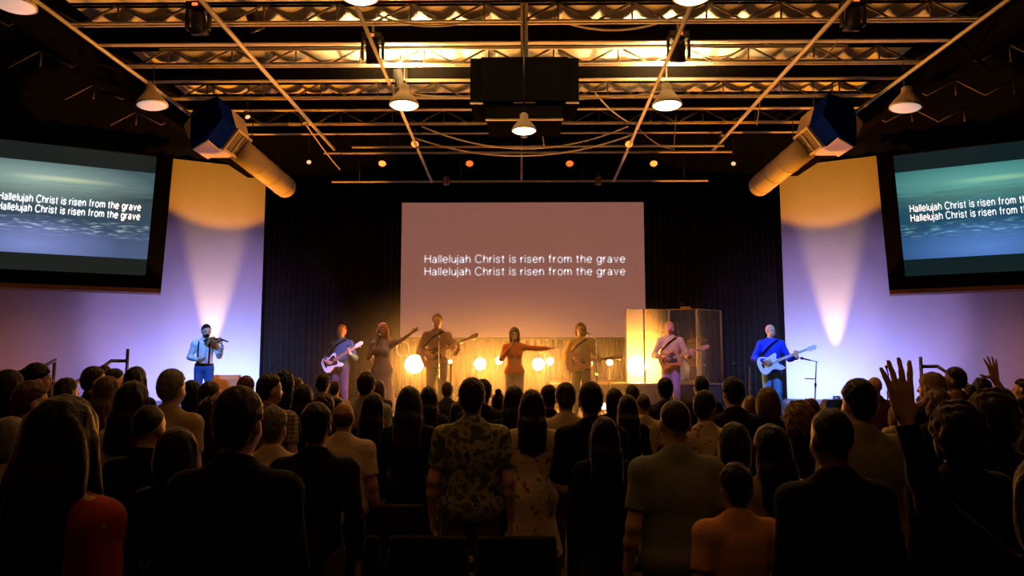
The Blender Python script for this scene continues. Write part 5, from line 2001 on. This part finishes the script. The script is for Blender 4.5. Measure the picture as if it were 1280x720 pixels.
# grey tee showing in the open shirt front
mesh_obj('tee_front', sdf_mesh('tee_front', [ell((0, 0.055, 1.25), (0.075, 0.085, 0.21), 0.02), ell((0, 0.04, 1.40), (0.055, 0.055, 0.05), 0.03)], 0.011)[0], b, M_CLOTH, (0.45, 0.42, 0.42))
guitarist(838, 401.5, 14.2, -0.1, (0.04, 0.205, 1.05), (-0.93, 0.10, 0.32), (0, 1, 0.1), 'person in a pale yellow shirt playing an amber guitar in front of the clear shield',
          'el', 'amber guitar held by the person in front of the clear drum shield', 'guitar', M_ORANGEGUITAR, M_BLACK, SKIN_TAN, (0.70, 0.52, 0.24), (0.36, 0.26, 0.42), [('short', (0.45, 0.22, 0.06)), ('beard', (0.25, 0.08, 0.03))], (0.05, 0.3, 0), sleeve='e', fret=0.44)
guitarist(964, 404.5, 13.3, -0.15, (0.07, 0.215, 1.03), (-0.90, 0.12, 0.36), (0.02, 1, 0.12), 'bald person in a bright blue shirt and jeans playing a white bass',
          'el', 'long white bass guitar held by the bald person in bright blue', 'guitar', M_WHITEGUITAR, M_WHITEGUITAR, SKIN_LIGHT, (0.02, 0.05, 0.75), (0.12, 0.28, 0.55), [], (0.55, 0.12, 0), bass=True, fret=0.5, girth=1.06)


def hand_mic(M, a, b, label):
    a, b = Vector(a), Vector(b)
    r = empty('microphone')
    r.matrix_world = M
    tag(r, label, 'microphone')
    Mx = Matrix.Translation(a) @ Vector((0, 0, 1)).rotation_difference((b - a).normalized()).to_matrix().to_4x4()
    L = (b - a).length
    MB().lathe([(0.0, 0), (0.011, 0), (0.017, L - 0.05), (0.0, L - 0.048)], 14, Mx).build('handle', M_BLACK, r)
    MB().lathe([(0.017, L - 0.05), (0.026, L - 0.04), (0.027, L - 0.015), (0.018, L + 0.005), (0.0, L + 0.01)], 14, Mx).build('grille', M_CHROME, r)


# woman in lavender
A = dict(R=dict(e=(0.235, 0.06, 1.135), w=(0.075, 0.235, 1.30), d=(-0.55, 0.25, 0.75), pn=(-0.5, -0.7, 0.1), th=(-0.3, -0.3, 0.9), curl=0.95),
         L=dict(s=(-0.165, 0.0, 1.41), e=(-0.385, 0.07, 1.475), w=(-0.585, 0.13, 1.615), d=(-0.85, 0.15, 0.5), pn=(0.1, 0.9, -0.3), th=(0.3, 0, 0.9), curl=0.25, spread=0.12))
P = figure('f', 1.0, A, None, (0.1, 0.0, 0))
Mw = place(478, 403.5, 12.2, -0.1)
dress_person(P, 'person with long strawberry blond hair in a lavender dress singing with one arm raised', Mw, SKIN_LIGHT, (0.42, 0.34, 0.52), None, [('long', (0.55, 0.24, 0.07))], 's', skirt=(0.22, 0.27), shirt_name='dress')
hand_mic(Mw, (0.02, 0.285, 1.36), (0.0, 0.140, 1.575), 'black microphone held by the singer in the lavender dress')
# woman in orange
A = dict(R=dict(e=(0.250, 0.03, 1.175), w=(0.075, 0.235, 1.40), d=(-0.5, 0.10, 0.8), pn=(-0.5, -0.7, 0.1), th=(-0.3, -0.3, 0.9), curl=0.95),
         L=dict(s=(-0.165, 0.0, 1.40), e=(-0.430, 0.03, 1.375), w=(-0.665, 0.06, 1.375), d=(-1, 0.05, 0.12), pn=(0, 0.3, 0.9), th=(0.2, 1, 0.1), curl=0.12, spread=0.08))
P = figure('f', 1.02, A, None, (0.0, 0.05, 0))
Mo = place(643, 409, 12.6, 0.0)
dress_person(P, 'person in an orange long sleeved top singing with one arm stretched out sideways', Mo, SKIN_LIGHT, (0.75, 0.20, 0.05), (0.62, 0.48, 0.40), [('bob', (0.06, 0.03, 0.02))], 'l', hem=0.90, shirt_name='top')
hand_mic(Mo, (0.02, 0.290, 1.43), (0.0, 0.140, 1.580), 'black microphone held by the singer in the orange top')
# drummer, seated behind the shield
A = dict(R=dict(e=(0.30, 0.10, 1.20), w=(0.26, 0.26, 1.42), d=(-0.1, 0.5, 0.9), pn=(-1, 0.1, 0), th=(0, -0.6, 0.7), curl=0.9),
         L=dict(e=(-0.31, 0.10, 1.16), w=(-0.28, 0.30, 1.36), d=(0.1, 0.6, 0.8), pn=(1, 0.1, 0), th=(0, -0.6, 0.7), curl=0.9))
Lg = {k: dict(h=(s * 0.10, 0.02, 0.93), k=(s * 0.24, 0.40, 0.93), a=(s * 0.24, 0.42, 0.50), t=(s * 0.26, 0.57, 0.45)) for s, k in ((1, 'R'), (-1, 'L'))}
P = figure('m', 1.0, A, Lg)
Md = Matrix.Translation((KX, 18.05, RISER_Z - 0.37)) @ Matrix.Rotation(PI, 4, 'Z')
dress_person(P, 'person in a mustard shirt seated at the drums behind the clear shield', Md, SKIN_TAN, (0.55, 0.32, 0.08), (0.04, 0.04, 0.05), [('short', (0.10, 0.05, 0.03))], 's', 0.012)
for s, nm in ((1, 'right'), (-1, 'left')):
    r = empty('drumstick')
    r.matrix_world = Md
    tag(r, 'wooden drumstick raised in the %s hand of the drummer' % nm, 'drumstick')
    MB().tube([(s * 0.25, 0.30, 1.46), (s * 0.18, 0.36, 1.80), (s * 0.178, 0.362, 1.82)], [0.010, 0.006, 0.008], 8).build('stick', M_MAPLE, r)

# ================================================================ CHAIRS IN THE EMPTY ROWS
def chair_parts(root):
    MB().box((0, 0, 0.44), (0.47, 0.46, 0.07), None, 0.025).build('seat', M_CHAIR, root)
    MB().box((0, -0.245, 0.70), (0.46, 0.05, 0.36), Matrix.Rotation(0.12, 4, 'X'), 0.022).build('backrest', M_CHAIR, root)
    f = MB()
    for s in (-1, 1):
        f.tube([(s * 0.225, -0.215, 0.40), (s * 0.225, -0.245, 0.62), (s * 0.225, -0.262, 0.80)], 0.011, 6)
        f.tube([(s * 0.225, -0.2, 0.40), (s * 0.225, 0.21, 0.40)], 0.011, 6)
    f.build('frame', M_BLACK, root)
    for s in (-1, 1):
        MB().tube([(s * 0.225, 0.20, 0.40), (s * 0.235, 0.225, 0.0)], 0.011, 6).build('leg', M_BLACK, root)
        MB().tube([(s * 0.225, -0.21, 0.40), (s * 0.235, -0.275, 0.0)], 0.011, 6).build('leg', M_BLACK, root)


ch0 = None
for d, xs in ((5.45, (-1.35, -0.84, -0.33, 0.78)), (4.55, (-1.05, -0.54, -0.03)), (3.65, (-0.95, -0.44, 0.07))):
    for x in xs:
        if ch0 is None:
            ch0 = empty('stacking_chair', (x, d, 0))
            tag(ch0, 'dark upholstered stacking chair in the empty rows at the bottom centre', 'chair', 'stacking chairs in the empty rows')
            chair_parts(ch0)
        else:
            c = copy_tree(ch0)
            c.location = (x, d, 0)

# ================================================================ THE CROWD
RES = 0.0125
fold = dict(R=dict(e=(0.245, -0.02, 1.13), w=(0.06, 0.215, 1.06), d=(-0.95, 0.2, -0.1), pn=(0, -1, 0), th=(0, 0.2, 1), curl=0.6),
            L=dict(e=(-0.245, -0.02, 1.13), w=(-0.06, 0.225, 1.04), d=(0.95, 0.2, -0.1), pn=(0, -1, 0), th=(0, 0.2, 1), curl=0.6))
chin = dict(R=dict(e=(0.20, 0.20, 1.20), w=(0.085, 0.175, 1.44), d=(-0.35, -0.25, 0.9), pn=(-0.4, -0.9, 0), th=(-0.6, 0.1, 0.3), curl=0.9), L=fold['L'])
raiseL = dict(L=dict(s=(-0.165, -0.005, 1.43), e=(-0.335, 0.10, 1.62), w=(-0.385, 0.14, 1.885), d=(-0.08, 0.05, 1), pn=(0, 1, -0.05), th=(1, 0, 0.1), curl=0.10, spread=0.17, size=1.14, thumb=1.0))
raiseR = dict(R=dict(s=(0.165, -0.005, 1.425), e=(0.245, 0.10, 1.60), w=(0.105, 0.12, 1.83), d=(-0.10, 0.05, 1), pn=(0, 1, -0.05), th=(-1, 0, 0.1), curl=0.10, spread=0.2, size=1.02, thumb=1.0))
FIG = {
    'M': figure('m', 1.0), 'B': figure('m', 1.22), 'A': figure('m', 1.04, fold), 'F': figure('f', 1.0), 'G': figure('f', 1.08, fold),
    'C': figure('m', 1.0, chin, None, (-0.5, -0.1, 0)), 'L': figure('f', 1.05, raiseL), 'R': figure('f', 1.0, raiseR),
    'P': figure('m', 1.0, None, None, (-0.75, 0, 0)), 'Q': figure('f', 1.0, None, None, (-0.8, 0, 0)),       # head turned to the right
    'S': figure('f', 1.0, None, None, (0.8, 0, 0)), 'T': figure('m', 1.0, None, None, (0.7, 0, 0)),            # head turned to the left
}
MESH = {}


def get(kind, key, fn):
    k = (kind,) + key
    if k not in MESH:
        MESH[k] = fn()
    return MESH[k]


HC = dict(k=(0.003, 0.0026, 0.0025), d=(0.007, 0.004, 0.003), b=(0.020, 0.010, 0.005), l=(0.07, 0.04, 0.02), y=(0.16, 0.10, 0.04), r=(0.05, 0.018, 0.008), g=(0.12, 0.11, 0.09))
CC = dict(k=(0.004, 0.004, 0.0042), d=(0.010, 0.009, 0.009), n=(0.010, 0.012, 0.02), c=(0.55, 0.45, 0.30), w=(0.62, 0.56, 0.46), t=(0.34, 0.26, 0.16), o=(0.14, 0.14, 0.08), g=(0.20, 0.21, 0.17), s=(0.30, 0.31, 0.32),
          r=(0.30, 0.02, 0.015), m=(0.10, 0.02, 0.02), p=(0.62, 0.30, 0.12), b=(0.10, 0.06, 0.04))
PAT = dict(H=M_HAWAII, L=M_FLORAL, R=M_REDFLORAL, T=M_TWEED, P=M_PLAID)
# x, top of head y, head width px, figure, hair, hair colour, shirt colour, sleeve, yaw, label
CROWD = [
    (12, 462, 24, 'Q', 'bob', 'd', 'k', 'l', 0, 'person with dark bobbed hair and dark top at the far left edge, upper row'),
    (47, 452, 24, 'Q', 'ponytail', 'k', 'k', 'l', 0, 'person with black hair tied back, in profile below the far left hand rail'),
    (37, 475, 32, 'C', 'short', 'r', 'd', 'l', -8, 'person with short reddish brown hair holding a hand to the chin, far left'),
    (60, 478, 15, 'F', 'bob', 'k', 'k', 'l', 0, 'small dark haired figure between the hand-on-chin man and the hand rail post'),
    (84, 472, 20, 'Q', 'long', 'k', 'k', 'l', 0, 'person with long black hair in profile below the sloping left hand rail'),
    (118, 457, 22, 'P', 'short', 'b', 'k', 'l', -5, 'person with short brown hair and dark shirt just left of the hand rail bend'),
    (131, 456, 15, 'M', 'short', 'd', 'k', 'l', 0, 'dark haired figure half hidden behind the brown haired man at the rail bend'),
    (144, 460, 19, 'P', 'short', 'k', 'd', 'l', 0, 'person with short black hair directly below the left hand rail post'),
    (136, 470, 24, 'F', 'long', 'l', 'k', 'l', -10, 'person with long light brown hair in front of the left hand rail post'),
    (171, 458, 19, 'F', 'long', 'k', 'k', 'l', -8, 'person with long black hair standing against the blue lit left wall'),
    (168, 476, 30, 'F', 'long', 'd', 'c', 's', -5, 'person with long dark hair over a cream top, right of the left hand rail'),
    (15, 521, 36, 'G', 'bob', 'g', 't', 'l', -10, 'person with grey hair and tan top cut by the left edge of the picture'),
    (84, 494, 62, 'F', 'verylong', 'k', 'R', 's', -12, 'large near person with very long black hair over a red printed top'),
    (188, 503, 40, 'M', 'buzz', 'd', 'k', 's', -8, 'person with cropped dark hair and black shirt left of the near dark man'),
    (216, 460, 28, 'M', 'short', 'g', 't', 's', -12, 'person with short grey blond hair in a tan shirt in front of the violinist'),
    (240, 475, 20, 'F', 'bob', 'k', 'k', 'l', 0, 'person with black hair directly below the violinist trousers'),
    (263, 476, 23, 'P', 'short', 'b', 'k', 'l', 0, 'person with brown hair directly in front of the added amber cabinet'),
    (265, 498, 26, 'M', 'puffy', 'd', 'd', 'l', 0, 'person with bushy dark hair left of the large near man, middle row'),
    (223, 534, 42, 'F', 'bob', 'd', 'k', 'l', -5, 'short person with dark rounded hair beside the cropped haired man in black'),
    (300, 481, 56, 'B', 'short', 'd', 'k', 'l', -4, 'very large near man in a black shirt with brown rimmed hair, lower left'),
    (308, 469, 20, 'M', 'short', 'r', 'd', 'l', 0, 'person with auburn hair whose crown shows just above the large near man'),
    (337, 466, 25, 'P', 'short', 'd', 'P', 's', -6, 'person in a plaid shirt with short dark hair right of the violin wall'),
    (356, 464, 19, 'M', 'puffy', 'k', 'k', 'l', 0, 'person with bushy black hair right behind the plaid shirt'),
    (343, 507, 34, 'G', 'short', 'g', 'c', 's', -6, 'person with short grey hair and cream shirt beside the large near man'),
    (372, 472, 14, 'M', 'short', 'b', 'd', 'l', 0, 'small brown haired figure far back left of the white guitar'),
    (380, 480, 21, 'F', 'long', 'k', 'k', 'l', 0, 'person with long black hair below the small floor monitor, left of centre'),
    (404, 466, 17, 'M', 'short', 'd', 'd', 'l', 0, 'person with dark hair just below the white guitar body'),
    (419, 476, 14, 'M', 'short', 'b', 't', 'l', 0, 'small brown haired figure at the feet of the white guitar player'),
    (405, 493, 24, 'M', 'puffy', 'b', 'd', 'l', 0, 'person with bushy brown hair peeking between the dark jacket man and stage'),
    (396, 502, 38, 'M', 'short', 'd', 'd', 'l', 4, 'person with short dark hair in a dark jacket, left of the balding man in cream'),
    (430, 499, 29, 'B', 'balding', 'r', 'c', 's', 2, 'balding reddish haired man in a cream shirt left of the empty chairs'),
    (458, 464, 21, 'M', 'short', 'b', 's', 'l', 0, 'person with brown hair and grey top left of the lavender dress'),
    (474, 476, 13, 'F', 'bob', 'd', 'd', 'l', 0, 'small dark figure directly in front of the lavender dress'),
    (467, 491, 25, 'F', 'long', 'k', 'k', 'l', 0, 'person with long straight black hair in front of the lavender dress'),
    (512, 483, 26, 'F', 'long', 'd', 'k', 'l', 0, 'person with long dark hair below the largest blinder lamp'),
    (536, 483, 20, 'F', 'long', 'd', 'd', 'l', 0, 'person with dark hair and glowing rim below the tall bass player'),
    (559, 477, 15, 'M', 'short', 'b', 'd', 'l', 0, 'small glowing rimmed head right of the tall bass player stand'),
    (572, 502, 18, 'F', 'bob', 'd', 'd', 'l', 0, 'low dark head between the printed shirt man and the bright footlights'),
    (590, 471, 31, 'B', 'short', 'b', 'H', 's', 0, 'broad man in a printed summer shirt at the centre'),
    (604, 473, 22, 'M', 'short', 'd', 'd', 'l', 0, 'head half hidden behind the printed shirt man, right side'),
    (623, 490, 20, 'F', 'bun', 'd', 'k', 'l', 0, 'person with hair in a pointed bun right of the printed shirt man'),
    (643, 482, 23, 'F', 'long', 'd', 'k', 'l', 0, 'person with dark hair directly below the singer in orange'),
    (665, 487, 29, 'G', 'long', 'd', 'L', 's', 0, 'person with dark hair in a pale printed short sleeved dress at the centre'),
    (686, 480, 22, 'M', 'short', 'd', 'd', 'l', 0, 'dim figure between the pale printed dress and the cream tee shirt'),
    (707, 477, 25, 'M', 'short', 'b', 'c', 's', 2, 'person with short brown hair in a cream tee shirt below the acoustic guitarist'),
    (738, 476, 30, 'A', 'short', 'd', 'k', 'l', 2, 'person with glowing rimmed dark hair and black shirt below the acoustic guitar neck'),
    (755, 521, 30, 'G', 'long', 'k', 'k', 'l', 3, 'short person with long black hair in front of the black shirted man, centre right'),
    (768, 485, 20, 'F', 'bob', 'd', 'd', 'l', 0, 'person with a bright amber rim around the hair beside the footlight'),
    (784, 493, 21, 'F', 'long', 'k', 'k', 'l', 0, 'person with long black hair in front of the drum riser left end'),
    (790, 480, 19, 'M', 'short', 'b', 'd', 'l', 0, 'amber rimmed head directly under the left shield panels'),
    (804, 491, 20, 'M', 'buzz', 'b', 'c', 's', 4, 'person with cropped brown hair and cream shirt under the left shield panels'),
    (831, 471, 19, 'M', 'short', 'k', 'd', 'l', 4, 'person with short black hair at the feet of the amber guitar player'),
    (843, 496, 41, 'B', 'buzz', 'b', 'g', 's', 6, 'broad man with shaved head in a grey green shirt, right of the empty chairs'),
    (876, 469, 18, 'M', 'short', 'k', 'k', 'l', 4, 'person with short black hair before the right half of the drum riser'),
    (880, 487, 27, 'P', 'short', 'd', 'L', 's', 6, 'person with dark hair in a cream floral shirt behind the grey green shirt'),
    (916, 470, 25, 'B', 'short', 'k', 'k', 'l', 6, 'large person in black with black hair at the right end of the drum riser'),
    (937, 495, 17, 'F', 'bob', 'l', 'd', 'l', 5, 'low light brown head between the large man in black and the blond woman'),
    (959, 484, 24, 'F', 'bob', 'l', 'k', 'l', 5, 'person with light brown hair and black top below the blue bassist'),
    (917, 528, 40, 'F', 'bob', 'd', 'b', 'l', 6, 'person with rounded dark brown hair just above the boy in the orange tee'),
    (962, 530, 40, 'F', 'long', 'k', 't', 's', 8, 'person with long black hair and pale top right of the boy in the orange tee'),
    (919, 577, 42, 'M', 'short', 'k', 'p', 's', 6, 'boy with short dark hair in a pale orange tee at the bottom right of centre'),
    (998, 502, 30, 'F', 'puffy', 'y', 'd', 'l', 8, 'person with curly blond hair below the microphone stand at the right wall'),
    (1012, 499, 19, 'F', 'puffy', 'r', 'd', 'l', 8, 'auburn head peeking behind the curly blond hair'),
    (1010, 522, 28, 'F', 'long', 'b', 'c', 's', 8, 'person with long brown hair and cream shoulder left of the dark near man'),
    (1038, 505, 44, 'M', 'buzz', 'k', 'k', 'l', 8, 'near man with cropped black hair and black shirt, lower right'),
    (1072, 472, 37, 'B', 'short', 'k', 'T', 's', 8, 'tall man with black hair in a speckled olive shirt beside the raised near hand'),
    (1093, 469, 17, 'M', None, 'k', 'm', 'l', 10, 'bald person in a dark maroon top against the blue lit right wall'),
    (1119, 507, 18, 'F', 'bob', 'l', 't', 'l', 8, 'person with tan hair seen behind the forearm of the raised near hand'),
    (1152, 494, 16, 'M', 'short', 'k', 'k', 'l', 8, 'small dark head below the right hand rail post'),
    (1164, 465, 23, 'S', 'long', 'y', 'd', 'l', 5, 'person with long blond hair in profile under the right hand rail'),
    (1193, 458, 19, 'T', 'short', 'k', 'b', 'l', 8, 'person with short black hair in profile against the right wall by the sloping rail'),
    (1170, 487, 24, 'F', 'puffy', 'l', 'd', 'l', 8, 'person with curly light brown hair directly below the blond profile'),
    (1193, 503, 43, 'M', 'puffy', 'd', 'k', 'l', 10, 'person with full dark hair and amber left rim between the two raised arms'),
    (1212, 479, 17, 'M', 'buzz', 'd', 'd', 'l', 8, 'dark cropped head below the sloping right hand rail'),
    (1226, 473, 17, 'M', 'puffy', 'k', 'k', 'l', 8, 'bushy black head just left of the farther raised hand'),
    (1236, 488, 40, 'F', 'puffy', 'b', 'd', 'l', 10, 'person with large curly brown hair below the farther raised hand'),
    (1247, 484, 24, 'R', 'bob', 'd', 't', 's', 12, 'person with dark hair raising a right hand near the right edge'),
    (1253, 511, 31, 'S', 'long', 'y', 't', 'l', 10, 'person with golden hair and turned face near the right edge, lower row'),
    (1277, 473, 16, 'T', 'short', 'd', 'd', 'l', 12, 'dark haired person cut by the right edge, upper row'),
    (1278, 527, 34, 'F', 'long', 'b', 'd', 'l', 12, 'brown haired person cut by the right edge, lower row'),
    (1312, 566, 60, 'L', 'bob', 'k', 'k', 'l', 10, 'near dark figure holding up a left hand with spread fingers, lower right'),
]
ROWS = []
for c in CROWD:
    ROWS.append([150.0 / c[2], 150.0 / c[2]])
FIX = {12: 2.55, 19: 2.75, 80: 2.15}
for i, c in enumerate(CROWD):
    if c[3] == 'L':
        ROWS[i] = [2.10, 2.10]
    if c[3] == 'R':
        ROWS[i] = [4.9, 4.9]
DR = np.array([q[0] for q in ROWS])
D0 = DR.copy()
lockd = np.array([c[3] in 'LR' for c in CROWD])
KX_ = np.array([at(c[0], 448, 1.0).x for c in CROWD])
for it in range(900):
    X = KX_ * DR
    moved = False
    for i in range(len(CROWD)):
        for j in range(i):
            ex, ey = abs(X[i] - X[j]) / 0.50, abs(DR[i] - DR[j]) / 0.40
            if ex < 1 and ey < 1:
                dl = 0.03 * (1 if DR[i] >= DR[j] else -1)
                if DR[i] == DR[j]:
                    dl = 0.03 * (1 if CROWD[i][1] < CROWD[j][1] else -1)
                if not lockd[i]:
                    DR[i] += dl
                if not lockd[j]:
                    DR[j] -= dl
                moved = True
    DR += np.where(lockd, 0, (D0 - DR) * 0.004)
    DR = np.clip(DR, 2.05, 10.75)
    if not moved:
        break
PEOPLE = []
for i, c in enumerate(CROWD):
    px, yt, w_, fg, hs, hc, sc_, sl, yaw, lab = c
    d = float(DR[i])
    p = at(px, yt, d)
    H = p.z
    s = H / 1.79
    P = FIG[fg]
    skin = SKIN_DARK if lab.startswith(('near man with cropped', 'person with short black hair in profile')) else (SKIN_TAN if i % 3 == 0 else SKIN_LIGHT)
    b = bpy.data.objects.new('person', get('body', (fg,), lambda: body_mesh('person', P, 0.008 if fg in 'LR' else RES)))
    link(b)
    b.color = (*skin, 1)
    b.location = (p.x, d, 0)
    b.rotation_euler = (0, 0, math.radians(yaw))
    wide = 1.0
    b.scale = (s * wide, s * wide, s)
    tag(b, lab, 'person')
    pm = PAT.get(sc_)
    drs = 'sleeved dress' in lab
    key = (fg, sl, sc_ if pm else '', drs)
    sm = get('shirt', key, lambda: shirt_mesh(P, RES, sl, 0.86, skirt=(0.5, 0.25) if drs else None))
    if not sm.materials:
        sm.materials.append(pm or M_CLOTH)
    o = mesh_obj('dress' if drs else 'shirt', sm, b)
    o.color = (*CC.get(sc_, (0.1, 0.1, 0.1)), 1)
    o = mesh_obj('trousers', get('trousers', (fg,), lambda: trousers_mesh(P, 0.014)), b, M_CLOTH)
    o.color = (*[(0.02, 0.022, 0.03), (0.03, 0.04, 0.07), (0.09, 0.07, 0.05)][i % 3], 1)
    if hs:
        hm_ = get('hair', (hs, fg if FIG[fg]['headM'] is not None else ''), lambda: hair_mesh(P, hs, 0.0085))
        o = mesh_obj('hair', hm_, b, M_HAIR)
        o.color = (*HC[hc], 1)
    for k in 'RL':
        o = mesh_obj('shoe', get('shoe', (fg, k), lambda: shoe_mesh(P, k, 0.014)), b, M_CLOTH)
        o.color = (0.02, 0.018, 0.018, 1)
    PEOPLE.append((c[0], d, H, round(D0[i], 2), lab))

# ================================================================ HAZE
hb = MB()
hb.lathe([(0.0, -1.0)] + [(math.cos(t), math.sin(t)) for t in np.linspace(-PI / 2 + 0.1, PI / 2 - 0.1, 24)] + [(0.0, 1.0)], 48,
         Matrix.Translation((-0.3, 14.3, 1.65)) @ Matrix.Diagonal((4.3, 6.5, 1.9, 1)))
hz = hb.build('stage_haze', None, None)
hm = bpy.data.materials.new('thin_stage_haze')
hm.use_nodes = True
hn = hm.node_tree
hn.nodes.clear()
ho = hn.nodes.new('ShaderNodeOutputMaterial')
hv = hn.nodes.new('ShaderNodeVolumeScatter')
tc = hn.nodes.new('ShaderNodeTexCoord')
mp = hn.nodes.new('ShaderNodeMapping')
mp.vector_type = 'POINT'
mp.inputs['Location'].default_value = (0.3 / 4.3, -14.3 / 6.5, -1.65 / 1.9)
mp.inputs['Scale'].default_value = (1 / 4.3, 1 / 6.5, 1 / 1.9)
hn.links.new(tc.outputs['Object'], mp.inputs[0])
gr = hn.nodes.new('ShaderNodeTexGradient')
gr.gradient_type = 'QUADRATIC_SPHERE'
hn.links.new(mp.outputs[0], gr.inputs[0])
ml = hn.nodes.new('ShaderNodeMath')
ml.operation = 'MULTIPLY'
ml.inputs[1].default_value = HAZE
hn.links.new(gr.outputs['Fac'], ml.inputs[0])
hn.links.new(ml.outputs[0], hv.inputs['Density'])
hv.inputs['Anisotropy'].default_value = 0.45
hn.links.new(hv.outputs[0], ho.inputs['Volume'])
hz.data.materials.append(hm)
tag(hz, 'thin theatrical haze glowing around the stage lamps', 'haze', None, 'stuff')
